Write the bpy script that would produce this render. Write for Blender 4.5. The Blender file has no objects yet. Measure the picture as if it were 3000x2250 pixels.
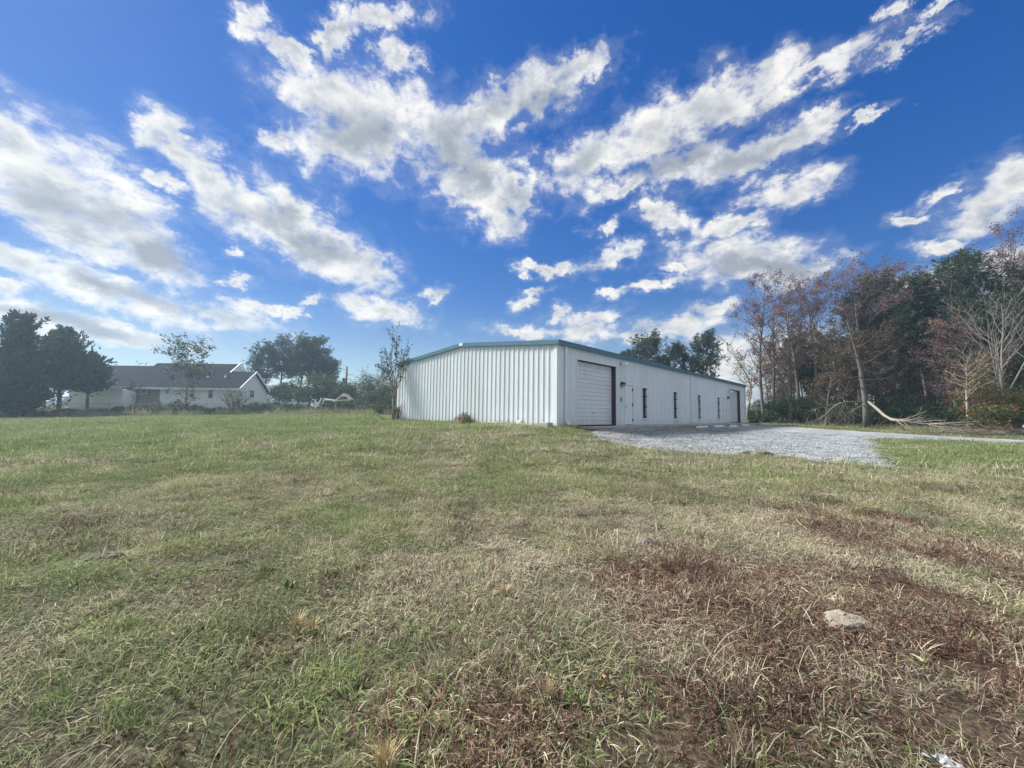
import bpy, math, random
import numpy as np
from mathutils import Vector, Matrix

# ------------------------------------------------------------------ camera, sky, sun, exposure
S = bpy.context.scene
COL = S.collection
FPX, PITCH, ROLL, EYE = 1170.0, 0.0766, 0.0135, 1.5
cam_d = bpy.data.cameras.new("camera")
cam = bpy.data.objects.new("camera", cam_d)
COL.objects.link(cam)
cam_d.sensor_width = 36.0
cam_d.lens = 36.0 * FPX / 3000.0
cam_d.clip_start = 0.05
cam_d.clip_end = 6000
cam.matrix_world = Matrix.Translation((0, 0, EYE)) @ Matrix.Rotation(math.pi / 2 + PITCH, 4, 'X') @ Matrix.Rotation(ROLL, 4, 'Z')
S.camera = cam

SUN_AZ, SUN_EL = math.radians(-66), math.radians(43)      # azimuth from +Y towards +X
sun_d = bpy.data.lights.new("sun", 'SUN')
sun_d.energy = 4.6
sun_d.angle = math.radians(11)
sun_d.color = (1.0, 0.95, 0.87)
sun = bpy.data.objects.new("sun", sun_d)
COL.objects.link(sun)
sd = Vector((math.sin(SUN_AZ) * math.cos(SUN_EL), math.cos(SUN_AZ) * math.cos(SUN_EL), math.sin(SUN_EL)))
sun.rotation_euler = sd.to_track_quat('Z', 'Y').to_euler()
sun.location = (-30, 10, 40)

S.view_settings.view_transform = 'Standard'
S.view_settings.look = 'None'
S.view_settings.gamma = 1.0
S.view_settings.use_curve_mapping = False
S.view_settings.exposure = 1.05
S.render.engine = 'CYCLES'
S.cycles.max_bounces = 6
S.cycles.diffuse_bounces = 3
S.cycles.transparent_max_bounces = 8
S.cycles.use_denoising = True


def ray(px, py):
    """direction, in the world, of a point of the 3000 x 2250 photograph (used to survey where things stand)"""
    x, y = px - 1500, py - 1125
    cr, sr = math.cos(ROLL), math.sin(ROLL)
    u, v = cr * x + sr * y, -sr * x + cr * y
    d = (u / FPX, 1.0, -v / FPX)
    cp, sp = math.cos(PITCH), math.sin(PITCH)
    return np.array([d[0], d[1] * cp - d[2] * sp, d[1] * sp + d[2] * cp])


def at(px, py, Y):
    d = ray(px, py)
    p = d * (Y / d[1])
    return np.array([p[0], p[1], p[2] + EYE])


# clouds: centre, half axes, tilt (down to the right positive), all as seen from the field; a second list holds the thick grey bases
CLOUDS = [
    (136, 529, 290, 130, 33), (335, 620, 170, 80, 35), (461, 753, 130, 60, 35), (225, 690, 230, 45, 20), (20, 420, 120, 75, 35),
    (68, 765, 150, 42, 20), (271, 832, 200, 50, 20), (441, 890, 150, 46, 20), (644, 924, 145, 34, 14), 
    (102, 926, 230, 34, 13), (310, 968, 200, 26, 11), (719, 892, 62, 20, 8), 
    (446, 405, 55, 42, 40), (525, 440, 110, 50, 50), (620, 515, 130, 62, 45), (678, 580, 175, 66, 35),
    (475, 542, 70, 24, 15), (850, 625, 150, 66, 32), (885, 715, 165, 56, 25), (1035, 768, 120, 66, 30), 
    (685, 736, 28, 14, -10), (685, 822, 38, 15, 0), (1112, 908, 110, 33, 8), (1275, 861, 28, 18, -25), (915, 881, 30, 14, -20),
    (735, 50, 65, 42, 40), (845, 155, 95, 38, 52), (997, 95, 40, 100, 10), (1125, 55, 105, 40, -12), 
    (1173, 172, 60, 40, -15), (949, 275, 165, 75, 20), (1085, 330, 165, 105, 10), (1010, 425, 160, 85, 10), (827, 414, 55, 44, -20),
    (1322, 405, 115, 110, 0), (1400, 535, 115, 90, 10),
    (1465, 615, 75, 60, 40), (1505, 555, 55, 95, 10), (1560, 265, 150, 66, -22), (1703, 190, 105, 42, -35), (1440, 330, 110, 70, -30),
    (1737, 462, 135, 66, -32), (1907, 395, 175, 74, -32), (2076, 310, 190, 72, -30), (2246, 248, 180, 55, -28), (2415, 188, 165, 38, -28),
    (2619, 132, 130, 18, -28), (1835, 545, 115, 26, -25), (2008, 470, 145, 50, -25), (2144, 478, 120, 50, -25), (2280, 410, 125, 54, -28), (2391, 336, 100, 26, -30),
    (2300, 560, 120, 38, -15), (2510, 352, 85, 14, -28), (1920, 612, 48, 42, 10), (1968, 655, 55, 32, 0), (1778, 668, 40, 16, -12),
    (1791, 750, 85, 24, -28), (2144, 658, 95, 28, -12), (2212, 762, 185, 56, 0), (2110, 722, 75, 32, -20), (2313, 790, 105, 40, -10), 
    (1988, 788, 38, 15, 10), (1907, 832, 98, 16, -15), (1572, 783, 46, 15, 10), (1575, 846, 40, 10, -5),
    (1724, 930, 78, 20, -14), (1717, 972, 90, 24, -5), (1975, 958, 130, 28, -8),
    (2097, 902, 66, 24, -15), (2890, 610, 120, 50, -25), (2985, 530, 90, 62, -25), (2754, 563, 78, 22, -28), (2659, 647, 48, 18, -5),
    (2754, 713, 82, 16, -12), (2598, 34, 36, 28, -50), (2748, 18, 60, 18, -35), (2740, 830, 100, 44, -20), (2940, 790, 130, 64, -10), (2330, 1040, 240, 56, 0),
    (1656, 790, 52, 14, -8), (1532, 884, 32, 18, -35), (1805, 853, 42, 12, -18), (1636, 917, 40, 16, -15), (1545, 972, 84, 18, 3), (1880, 985, 64, 17, -5), (800, 905, 48, 14, 4), (34, 841, 58, 17, 8), (865, 920, 30, 13, -15),
    (2780, 1060, 230, 66, 0), (2330, 1150, 300, 48, 0), (2720, 1165, 300, 48, 0), (2110, 1090, 90, 30, 0),
]
GREYS = [
    (95, 590, 180, 62, 20), (290, 640, 120, 42, 20), (480, 750, 90, 40, 30), (310, 830, 120, 24, 18), (470, 885, 80, 24, 20),
    (150, 935, 200, 20, 10), (800, 645, 80, 30, 15), (925, 720, 90, 32, 15), (1090, 400, 110, 50, 20),
    (1340, 450, 120, 95, 20), (1420, 540, 80, 50, 30), (1600, 300, 100, 34, -20), (2000, 445, 150, 40, -30), (2210, 470, 140, 44, -25), (2150, 350, 140, 30, -30),
    (2240, 780, 150, 28, 0), (2900, 640, 90, 22, -20), 
]


def build_world():
    w = bpy.data.worlds.new("World")
    S.world = w
    w.use_nodes = True
    w.cycles.sampling_method = 'MANUAL'
    w.cycles.sample_map_resolution = 512
    nt = w.node_tree
    for n in list(nt.nodes):
        nt.nodes.remove(n)
    N, L = nt.nodes, nt.links

    def new(t, **k):
        n = N.new(t)
        for a, b in k.items():
            setattr(n, a, b)
        return n

    def put(sock, v):
        if isinstance(v, bpy.types.NodeSocket):
            L.new(v, sock)
        else:
            sock.default_value = v

    def math_(op, a, b=None, c=None, clamp=False):
        n = new('ShaderNodeMath', operation=op, use_clamp=clamp)
        put(n.inputs[0], a)
        if b is not None:
            put(n.inputs[1], b)
        if c is not None:
            put(n.inputs[2], c)
        return n.outputs[0]

    def vmath(op, a, b=None, scale=None):
        n = new('ShaderNodeVectorMath', operation=op)
        put(n.inputs[0], a)
        if b is not None:
            put(n.inputs[1], b)
        if scale is not None:
            put(n.inputs['Scale'], scale)
        return n.outputs['Value'] if op in ('LENGTH', 'DOT_PRODUCT') else n.outputs[0]

    def smooth(x, lo, hi):
        n = new('ShaderNodeMapRange', interpolation_type='SMOOTHSTEP')
        put(n.inputs[0], x)
        n.inputs[1].default_value, n.inputs[2].default_value = lo, hi
        return n.outputs[0]

    def noise(vec, scale, detail, rough, dist=0.0):
        n = new('ShaderNodeTexNoise', noise_dimensions='3D')
        put(n.inputs['Vector'], vec)
        n.inputs['Scale'].default_value = scale
        n.inputs['Detail'].default_value = detail
        n.inputs['Roughness'].default_value = rough
        n.inputs['Distortion'].default_value = dist
        return n

    def comb(x, y, z):
        n = new('ShaderNodeCombineXYZ')
        put(n.inputs[0], x); put(n.inputs[1], y); put(n.inputs[2], z)
        return n.outputs[0]

    tc = new('ShaderNodeTexCoord').outputs['Generated']
    sep = new('ShaderNodeSeparateXYZ')
    L.new(tc, sep.inputs[0])
    x, y, z = sep.outputs
    ym = math_('MAXIMUM', y, 0.06)
    u, v = math_('DIVIDE', x, ym), math_('DIVIDE', z, ym)
    zc = math_('ADD', math_('MAXIMUM', z, 0.0), 0.20)
    plane = comb(math_('DIVIDE', x, zc), math_('DIVIDE', y, zc), 3.7)     # where the view meets the cloud layer
    g = comb(u, v, 0.0)
    # ragged rims: push the outlines about with turbulence, finer towards the horizon where the layer is farther off
    gl = comb(math_('MULTIPLY', x, 1.2), math_('MULTIPLY', z, 1.6), y)
    nz = math_('ADD', math_('MULTIPLY', math_('MAXIMUM', v, 0.0), 0.8), 0.3)
    wa = vmath('SUBTRACT', noise(gl, 11.5, 7.0, 0.68, 0.0).outputs['Color'], (0.5, 0.5, 0.5))
    wa = vmath('MULTIPLY', wa, comb(math_('MULTIPLY', nz, 0.30), math_('MULTIPLY', nz, 0.20), 0.0))
    gw = vmath('ADD', g, wa)

    gs = new('ShaderNodeSeparateXYZ')
    L.new(gw, gs.inputs[0])
    gu, gv = gs.outputs[0], gs.outputs[1]

    def field(lst, dist):
        """1 at a cloud's centre, 0 at its rim: squared distance to each tilted ellipse as one quadratic form"""
        acc = None
        for i, (px, py, a, b, ang) in enumerate(lst):
            if i % 20 == 0:                              # in lots of twenty: the renderer can hold only so many values at once
                u_ = gu if acc is None else math_('MULTIPLY_ADD', acc, 1e-7, gu)
                q2 = comb(math_('MULTIPLY', u_, u_), math_('MULTIPLY', u_, gv), math_('MULTIPLY', gv, gv))
                q1 = comb(u_, gv, 1.0)
            d = ray(px, py)
            cx, cy = d[0] / d[1], d[2] / d[1]
            t = -math.radians(ang) - ROLL
            c, s_ = math.cos(t), math.sin(t)
            A, B = (FPX / (1.08 * a)) ** 2, (FPX / (1.08 * b)) ** 2
            m11, m12, m22 = A * c * c + B * s_ * s_, (A - B) * c * s_, A * s_ * s_ + B * c * c
            d2 = vmath('DOT_PRODUCT', q2, (m11, 2 * m12, m22))
            d1 = vmath('DOT_PRODUCT', q1, (-2 * (m11 * cx + m12 * cy), -2 * (m12 * cx + m22 * cy),
                                           m11 * cx * cx + 2 * m12 * cx * cy + m22 * cy * cy))
            ln = math_('ADD', d2, d1)
            acc = ln if acc is None else math_('SMOOTH_MIN', acc, ln, dist)
        return math_('SUBTRACT', 1.0, math_('SQRT', math_('MAXIMUM', acc, 0.0)))

    f = field(CLOUDS, 0.22)
    f = math_('MAXIMUM', f, -2.0)
    gfield = field(GREYS, 0.5)
    # beyond the part of the sky seen here the same kind of broken cloud goes on
    gen = math_('MULTIPLY_ADD', noise(plane, 0.9, 2.0, 0.5).outputs['Fac'], 7.0, -3.4)
    outm = math_('MAXIMUM', smooth(math_('ABSOLUTE', u), 1.34, 2.1), math_('MAXIMUM', smooth(v, 1.08, 1.7), smooth(y, 0.25, 0.12)))
    fm = new('ShaderNodeMix', data_type='FLOAT')
    put(fm.inputs[0], outm); put(fm.inputs[2], f); put(fm.inputs[3], gen)
    f = fm.outputs[0]
    n1 = noise(gl, 17.0, 7.0, 0.58, 0.25).outputs['Fac']
    dens = math_('ADD', math_('MULTIPLY_ADD', f, 1.15, 0.16), math_('MULTIPLY', math_('SUBTRACT', n1, 0.5), 3.0))
    alpha = smooth(dens, -0.40, 0.90)
    wisp = math_('MULTIPLY', smooth(dens, -1.0, 0.0), 0.10)
    alpha = math_('MAXIMUM', alpha, wisp)
    # the side towards the sun is bright, thick middles and shaded bases are greyer
    n3 = noise(gl, 5.5, 5.0, 0.52, 0.15).outputs['Fac']
    n4 = noise(vmath('ADD', gl, (-0.030, 0.038, 0.0)), 5.5, 5.0, 0.52, 0.15).outputs['Fac']
    relief = math_('SUBTRACT', n4, n3)
    thick = math_('ADD', math_('MULTIPLY', f, 0.72), math_('MULTIPLY', math_('MAXIMUM', gfield, -0.6), 0.52))
    thick = math_('ADD', thick, math_('MULTIPLY', relief, 2.3))
    thick = math_('ADD', thick, math_('MULTIPLY', math_('SUBTRACT', n1, 0.5), -0.25))
    shade = smooth(thick, -0.38, 1.05)
    cr = new('ShaderNodeValToRGB')
    L.new(shade, cr.inputs[0])
    e = cr.color_ramp.elements
    e[0].position, e[0].color = 0.0, (1.0, 0.98, 0.94, 1)
    e[1].position, e[1].color = 1.0, (0.36, 0.40, 0.465, 1)
    e2 = cr.color_ramp.elements.new(0.5)
    e2.color = (0.63, 0.655, 0.69, 1)
    cl = vmath('SCALE', cr.outputs[0], scale=6.35)
    sky = new('ShaderNodeTexSky', sky_type='NISHITA')
    sky.sun_disc = False
    sky.sun_elevation = SUN_EL
    sky.sun_rotation = SUN_AZ
    sky.altitude = 100
    sky.air_density = 1.0
    sky.dust_density = 0.05
    sky.ozone_density = 2.2
    hs = new('ShaderNodeHueSaturation')
    hs.inputs['Saturation'].default_value = 1.42
    hs.inputs['Hue'].default_value = 0.516
    hs.inputs['Value'].default_value = 1.0
    L.new(sky.outputs[0], hs.inputs['Color'])
    mx = new('ShaderNodeMix', data_type='RGBA')
    put(mx.inputs[0], math_('MULTIPLY', alpha, smooth(z, -0.01, 0.03)))
    hm = new('ShaderNodeMix', data_type='RGBA')
    put(hm.inputs[0], smooth(z, 0.0, 0.30))
    L.new(sky.outputs[0], hm.inputs[6])
    L.new(hs.outputs[0], hm.inputs[7])
    sb = new('ShaderNodeSeparateColor')                 # the camera's soft shoulder towards the bright side of the sky
    L.new(hm.outputs[2], sb.inputs[0])
    soft = math_('DIVIDE', 1.32, math_('MULTIPLY_ADD', sb.outputs[2], 0.16, 1.0))
    L.new(vmath('SCALE', hm.outputs[2], scale=soft), mx.inputs[6])
    L.new(cl, mx.inputs[7])
    bg = new('ShaderNodeBackground')
    L.new(mx.outputs[2], bg.inputs[0])
    bg.inputs[1].default_value = 0.076
    out = new('ShaderNodeOutputWorld')
    L.new(bg.outputs[0], out.inputs[0])


build_world()

# ------------------------------------------------------------------ helpers
def vhash(ix, iy, seed):
    h = (ix.astype(np.int64) * 374761393 + iy.astype(np.int64) * 668265263 + seed * 1274126177) & 0xFFFFFFFF
    h = ((h ^ (h >> 13)) * 1274126177) & 0xFFFFFFFF
    return ((h ^ (h >> 16)) & 0xFFFF) / 65535.0


def vnoise(x, y, seed=0):
    x0, y0 = np.floor(x), np.floor(y)
    fx, fy = x - x0, y - y0
    fx, fy = fx * fx * (3 - 2 * fx), fy * fy * (3 - 2 * fy)
    x0, y0 = x0.astype(np.int64), y0.astype(np.int64)
    a, b = vhash(x0, y0, seed), vhash(x0 + 1, y0, seed)
    c, d = vhash(x0, y0 + 1, seed), vhash(x0 + 1, y0 + 1, seed)
    return (a * (1 - fx) + b * fx) * (1 - fy) + (c * (1 - fx) + d * fx) * fy


def fbm(x, y, seed=0, octaves=4):
    x, y = np.asarray(x, float), np.asarray(y, float)
    t, amp, tot = 0, 1.0, 0
    for o in range(octaves):
        t = t + vnoise(x * 2 ** o + 17.3 * o, y * 2 ** o - 9.1 * o, seed + o) * amp
        tot += amp
        amp *= 0.5
    return t / tot


def sstep(x, lo, hi):
    t = np.clip((np.asarray(x, float) - lo) / (hi - lo), 0, 1)
    return t * t * (3 - 2 * t)


def mesh_np(name, verts, quads=None, tris=None, attrs=None, smooth=False):
    """a mesh from arrays; attrs: point attributes {name: array (n,) or (n,3)}"""
    me = bpy.data.meshes.new(name)
    verts = np.asarray(verts, np.float32).reshape(-1, 3)
    me.vertices.add(len(verts))
    me.vertices.foreach_set('co', verts.ravel())
    parts, starts, off = [], [], 0
    for arr, k in ((quads, 4), (tris, 3)):
        if arr is None or len(arr) == 0:
            continue
        arr = np.asarray(arr, np.int32).reshape(-1, k)
        parts.append(arr.ravel())
        starts.append(np.arange(len(arr), dtype=np.int32) * k + off)
        off += arr.size
    if parts:
        idx, st = np.concatenate(parts), np.concatenate(starts)
        me.loops.add(len(idx))
        me.loops.foreach_set('vertex_index', idx)
        me.polygons.add(len(st))
        me.polygons.foreach_set('loop_start', st)
        me.polygons.foreach_set('use_smooth', np.full(len(st), smooth, bool))
    for k, a in (attrs or {}).items():
        a = np.asarray(a, np.float32)
        t = 'FLOAT_VECTOR' if a.ndim == 2 else 'FLOAT'
        at_ = me.attributes.new(k, t, 'POINT')
        at_.data.foreach_set('vector' if a.ndim == 2 else 'value', a.ravel())
    me.update(calc_edges=True)
    me.validate()
    return me


class MB:
    """collects boxes, tubes and sheets; build() links them as ONE mesh object"""
    def __init__(self):
        self.v, self.q, self.t, self.n = [], [], [], 0

    def add(self, v, q=None, t=None):
        v = np.asarray(v, float).reshape(-1, 3)
        if q is not None and len(q):
            self.q.append(np.asarray(q) + self.n)
        if t is not None and len(t):
            self.t.append(np.asarray(t) + self.n)
        self.v.append(v)
        self.n += len(v)
        return self

    def box(self, x0, x1, y0, y1, z0, z1, bev=0.0):
        if bev > 0:
            return self.bevbox(x0, x1, y0, y1, z0, z1, bev)
        v = [(x, y, z) for z in (z0, z1) for y in (y0, y1) for x in (x0, x1)]
        q = [(0, 2, 3, 1), (4, 5, 7, 6), (0, 1, 5, 4), (2, 6, 7, 3), (0, 4, 6, 2), (1, 3, 7, 5)]
        return self.add(v, q)

    def bevbox(self, x0, x1, y0, y1, z0, z1, b):
        v, q = [], []
        ring = [(x0 + b, y0), (x1 - b, y0), (x1, y0 + b), (x1, y1 - b), (x1 - b, y1), (x0 + b, y1), (x0, y1 - b), (x0, y0 + b)]
        cx, cy = (x0 + x1) / 2, (y0 + y1) / 2
        for z, k in ((z0, 1), (z0 + b, 0), (z1 - b, 0), (z1, 1)):
            for (x, y) in ring:
                v.append((x + (b if x < cx else -b) * k, y + (b if y < cy else -b) * k, z))
        for r in range(3):
            for i in range(8):
                j = (i + 1) % 8
                q.append((r * 8 + i, r * 8 + j, r * 8 + 8 + j, r * 8 + 8 + i))
        for base, order in ((0, (0, 7, 6, 5, 4, 3, 2, 1)), (24, (0, 1, 2, 3, 4, 5, 6, 7))):
            o = [base + i for i in order]
            q += [(o[0], o[1], o[2], o[3]), (o[0], o[3], o[4], o[7]), (o[4], o[5], o[6], o[7])]
        return self.add(v, q)

    def beam(self, p, r, w, h, up=(0, 0, 1)):
        """a squared bar from p to r"""
        p, r = np.array(p, float), np.array(r, float)
        d = r - p
        d /= np.linalg.norm(d)
        s = np.cross(d, up)
        if np.linalg.norm(s) < 1e-6:
            s = np.cross(d, (1, 0, 0))
        s /= np.linalg.norm(s)
        t = np.cross(s, d)
        v = []
        for e in (p, r):
            for a, b in ((-1, -1), (1, -1), (1, 1), (-1, 1)):
                v.append(e + s * a * w / 2 + t * b * h / 2)
        return self.add(v, [(0, 1, 2, 3), (7, 6, 5, 4), (0, 4, 5, 1), (1, 5, 6, 2), (2, 6, 7, 3), (3, 7, 4, 0)])

    def tube(self, pts, rad, sides=6, cap=True):
        pts = np.asarray(pts, float)
        n = len(pts)
        rad = np.broadcast_to(np.asarray(rad, float), (n,))
        d = np.gradient(pts, axis=0)
        d /= np.linalg.norm(d, axis=1)[:, None] + 1e-12
        ref = np.array((0.31, 0.17, 0.93)) if abs(d[0][2]) < 0.8 else np.array((0.93, 0.31, 0.17))
        s = np.cross(d, ref)
        s /= np.linalg.norm(s, axis=1)[:, None] + 1e-12
        t = np.cross(d, s)
        a = np.arange(sides) * 2 * math.pi / sides
        ring = pts[:, None, :] + rad[:, None, None] * (np.cos(a)[None, :, None] * s[:, None, :] + np.sin(a)[None, :, None] * t[:, None, :])
        i = np.arange(n - 1)[:, None] * sides
        j = np.arange(sides)[None, :]
        k = (j + 1) % sides
        q = np.stack([i + j, i + k, i + sides + k, i + sides + j], -1).reshape(-1, 4)
        tr = []
        v = ring.reshape(-1, 3)
        if cap:
            v = np.vstack([v, pts[0], pts[-1]])
            c0, c1 = n * sides, n * sides + 1
            for m in range(sides):
                tr.append((c0, (m + 1) % sides, m))
                tr.append((c1, (n - 1) * sides + m, (n - 1) * sides + (m + 1) % sides))
        return self.add(v, q, tr)

    def lathe(self, prof, sides=16, origin=(0, 0, 0)):
        o = np.array(origin)
        a = np.arange(sides) * 2 * math.pi / sides
        v = [o + (r * math.cos(x), r * math.sin(x), z) for (r, z) in prof for x in a]
        q = [(i * sides + j, i * sides + (j + 1) % sides, (i + 1) * sides + (j + 1) % sides, (i + 1) * sides + j)
             for i in range(len(prof) - 1) for j in range(sides)]
        return self.add(v, q)

    def mesh(self, name, smooth=False, attrs=None):
        return mesh_np(name, np.concatenate(self.v), np.concatenate(self.q) if self.q else None, np.concatenate(self.t) if self.t else None, attrs, smooth)

    def build(self, name, m, parent=None, smooth=False, **k):
        return link(name, self.mesh(name, smooth), m, parent, **k)


def link(name, me, m, parent=None, loc=None, rot=None):
    o = bpy.data.objects.new(name, me)
    COL.objects.link(o)
    if m is not None and me is not None and not len(me.materials):
        me.materials.append(m)
    if parent is not None:
        o.parent = parent
    if loc is not None:
        o.location = loc
    if rot is not None:
        o.rotation_euler = rot
    return o


def tag(o, label=None, cat=None, group=None, kind=None):
    for k, v in (('label', label), ('category', cat), ('group', group), ('kind', kind)):
        if v:
            o[k] = v
    return o


def thing(name, label, cat, loc=(0, 0, 0), rz=0.0, group=None):
    o = bpy.data.objects.new(name, None)
    o.empty_display_size = 0.3
    COL.objects.link(o)
    o.location = loc
    o.rotation_euler = (0, 0, rz)
    return tag(o, label, cat, group)


def dup(root, loc, rz=0.0, scale=None, label=None, group=None):
    """a copy of a thing with copies of its parts and sub-parts (meshes shared)"""
    r = root.copy()
    COL.objects.link(r)
    r.location, r.rotation_euler = loc, (0, 0, rz)
    if scale is not None:
        r.scale = scale
    if label:
        r['label'] = label
    if group:
        r['group'] = group
    for ch in root.children:
        c = ch.copy()
        COL.objects.link(c)
        c.parent = r
        for g in ch.children:
            d = g.copy()
            COL.objects.link(d)
            d.parent = c
    return r


# ------------------------------------------------------------------ materials
def mat_base(name):
    m = bpy.data.materials.new(name)
    m.use_nodes = True
    nt = m.node_tree
    p = nt.nodes['Principled BSDF']
    return m, nt, p


def mk(name, col, rough=0.8, var=0.12, scale=6.0, metal=0.0, spec=0.3, bump=0.0, bscale=40.0, stretch=(1, 1, 1), col2=None, thr=None):
    """a plain surface with grain: colour varied by noise, a fine bump, an optional second colour in patches"""
    m, nt, p = mat_base(name)
    N, L = nt.nodes, nt.links
    tc = N.new('ShaderNodeTexCoord')
    mp = N.new('ShaderNodeMapping')
    mp.inputs['Scale'].default_value = stretch
    L.new(tc.outputs['Object'], mp.inputs[0])
    nz = N.new('ShaderNodeTexNoise')
    nz.inputs['Scale'].default_value = scale
    nz.inputs['Detail'].default_value = 6
    nz.inputs['Roughness'].default_value = 0.65
    L.new(mp.outputs[0], nz.inputs['Vector'])
    mr = N.new('ShaderNodeMapRange')
    mr.inputs[1].default_value, mr.inputs[2].default_value = 0.25, 0.75
    mr.inputs[3].default_value, mr.inputs[4].default_value = 1 - var, 1 + var
    L.new(nz.outputs['Fac'], mr.inputs[0])
    rgb = N.new('ShaderNodeRGB')
    rgb.outputs[0].default_value = (*col, 1)
    src = rgb.outputs[0]
    if col2 is not None:
        n2 = N.new('ShaderNodeTexNoise')
        n2.inputs['Scale'].default_value = scale * 0.45
        n2.inputs['Detail'].default_value = 5
        L.new(mp.outputs[0], n2.inputs['Vector'])
        r2 = N.new('ShaderNodeMapRange')
        lo, hi = thr or (0.5, 0.65)
        r2.inputs[1].default_value, r2.inputs[2].default_value = lo, hi
        L.new(n2.outputs['Fac'], r2.inputs[0])
        mx = N.new('ShaderNodeMix')
        mx.data_type = 'RGBA'
        L.new(r2.outputs[0], mx.inputs[0])
        L.new(src, mx.inputs[6])
        mx.inputs[7].default_value = (*col2, 1)
        src = mx.outputs[2]
    vm = N.new('ShaderNodeVectorMath')
    vm.operation = 'SCALE'
    L.new(src, vm.inputs[0])
    L.new(mr.outputs[0], vm.inputs['Scale'])
    L.new(vm.outputs[0], p.inputs['Base Color'])
    p.inputs['Roughness'].default_value = rough
    p.inputs['Metallic'].default_value = metal
    p.inputs['Specular IOR Level'].default_value = spec
    if bump > 0:
        nb = N.new('ShaderNodeTexNoise')
        nb.inputs['Scale'].default_value = bscale
        nb.inputs['Detail'].default_value = 5
        L.new(mp.outputs[0], nb.inputs['Vector'])
        bp = N.new('ShaderNodeBump')
        bp.inputs['Strength'].default_value = bump
        bp.inputs['Distance'].default_value = 0.02
        L.new(nb.outputs['Fac'], bp.inputs['Height'])
        L.new(bp.outputs[0], p.inputs['Normal'])
    return m


def leafmat(name, ramp, trans=0.35, rough=0.6):
    """leaves: a palette picked per leaf by the attribute 'var' and shifted a little from plant to plant"""
    m, nt, p = mat_base(name)
    N, L = nt.nodes, nt.links
    a = N.new('ShaderNodeAttribute')
    a.attribute_name = 'var'
    oi = N.new('ShaderNodeObjectInfo')
    mm = N.new('ShaderNodeMath')
    mm.operation = 'MULTIPLY_ADD'
    L.new(oi.outputs['Random'], mm.inputs[0])
    mm.inputs[1].default_value = 0.16
    ad = N.new('ShaderNodeMath')
    ad.operation = 'SUBTRACT'
    L.new(a.outputs['Fac'], ad.inputs[0])
    ad.inputs[1].default_value = 0.08
    L.new(ad.outputs[0], mm.inputs[2])
    cr = N.new('ShaderNodeValToRGB')
    L.new(mm.outputs[0], cr.inputs[0])
    els = cr.color_ramp.elements
    while len(els) > 1:
        els.remove(els[-1])
    els[0].position, els[0].color = ramp[0][0], (*ramp[0][1], 1)
    for pos, c in ramp[1:]:
        e = els.new(pos)
        e.color = (*c, 1)
    L.new(cr.outputs[0], p.inputs['Base Color'])
    p.inputs['Roughness'].default_value = rough
    p.inputs['Specular IOR Level'].default_value = 0.25
    tr = N.new('ShaderNodeBsdfTranslucent')
    L.new(cr.outputs[0], tr.inputs[0])
    mx = N.new('ShaderNodeMixShader')
    mx.inputs[0].default_value = trans
    L.new(p.outputs[0], mx.inputs[1])
    L.new(tr.outputs[0], mx.inputs[2])
    L.new(mx.outputs[0], nt.nodes['Material Output'].inputs[0])
    return m


M = {}
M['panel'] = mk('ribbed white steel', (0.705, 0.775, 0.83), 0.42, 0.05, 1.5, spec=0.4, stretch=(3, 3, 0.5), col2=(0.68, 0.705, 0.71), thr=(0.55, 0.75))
def weather(m, top=0.55, amount=0.55, dirt=(0.40, 0.35, 0.28)):
    """mud splash and run-off stains low on a wall, and a slight difference from sheet to sheet"""
    nt = m.node_tree
    N, L = nt.nodes, nt.links
    p = nt.nodes['Principled BSDF']
    src = p.inputs['Base Color'].links[0].from_socket
    tc = N.new('ShaderNodeTexCoord')
    sp = N.new('ShaderNodeSeparateXYZ')
    L.new(tc.outputs['Object'], sp.inputs[0])
    mr = N.new('ShaderNodeMapRange')
    mr.interpolation_type = 'SMOOTHSTEP'
    mr.inputs[1].default_value, mr.inputs[2].default_value = top, 0.0
    L.new(sp.outputs[2], mr.inputs[0])
    mp = N.new('ShaderNodeMapping')
    mp.inputs['Scale'].default_value = (1, 1, 0.16)
    L.new(tc.outputs['Object'], mp.inputs[0])
    nz = N.new('ShaderNodeTexNoise')
    nz.inputs['Scale'].default_value = 7
    nz.inputs['Detail'].default_value = 7
    nz.inputs['Roughness'].default_value = 0.7
    L.new(mp.outputs[0], nz.inputs['Vector'])
    st = N.new('ShaderNodeMapRange')
    st.inputs[1].default_value, st.inputs[2].default_value = 0.40, 0.75
    L.new(nz.outputs['Fac'], st.inputs[0])
    a = N.new('ShaderNodeMath')
    a.operation = 'MULTIPLY_ADD'                 # low splash plus faint streaks all the way up
    L.new(mr.outputs[0], a.inputs[0])
    a.inputs[1].default_value = amount
    a.inputs[2].default_value = 0.16
    f = N.new('ShaderNodeMath')
    f.operation = 'MULTIPLY'
    L.new(a.outputs[0], f.inputs[0])
    L.new(st.outputs[0], f.inputs[1])
    mx = N.new('ShaderNodeMix')
    mx.data_type = 'RGBA'
    L.new(f.outputs[0], mx.inputs[0])
    L.new(src, mx.inputs[6])
    mx.inputs[7].default_value = (*dirt, 1)
    oi = N.new('ShaderNodeObjectInfo')
    r = N.new('ShaderNodeMapRange')
    r.inputs[3].default_value, r.inputs[4].default_value = 0.955, 1.03
    L.new(oi.outputs['Random'], r.inputs[0])
    vm = N.new('ShaderNodeVectorMath')
    vm.operation = 'SCALE'
    L.new(mx.outputs[2], vm.inputs[0])
    L.new(r.outputs[0], vm.inputs['Scale'])
    L.new(vm.outputs[0], p.inputs['Base Color'])


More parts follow.
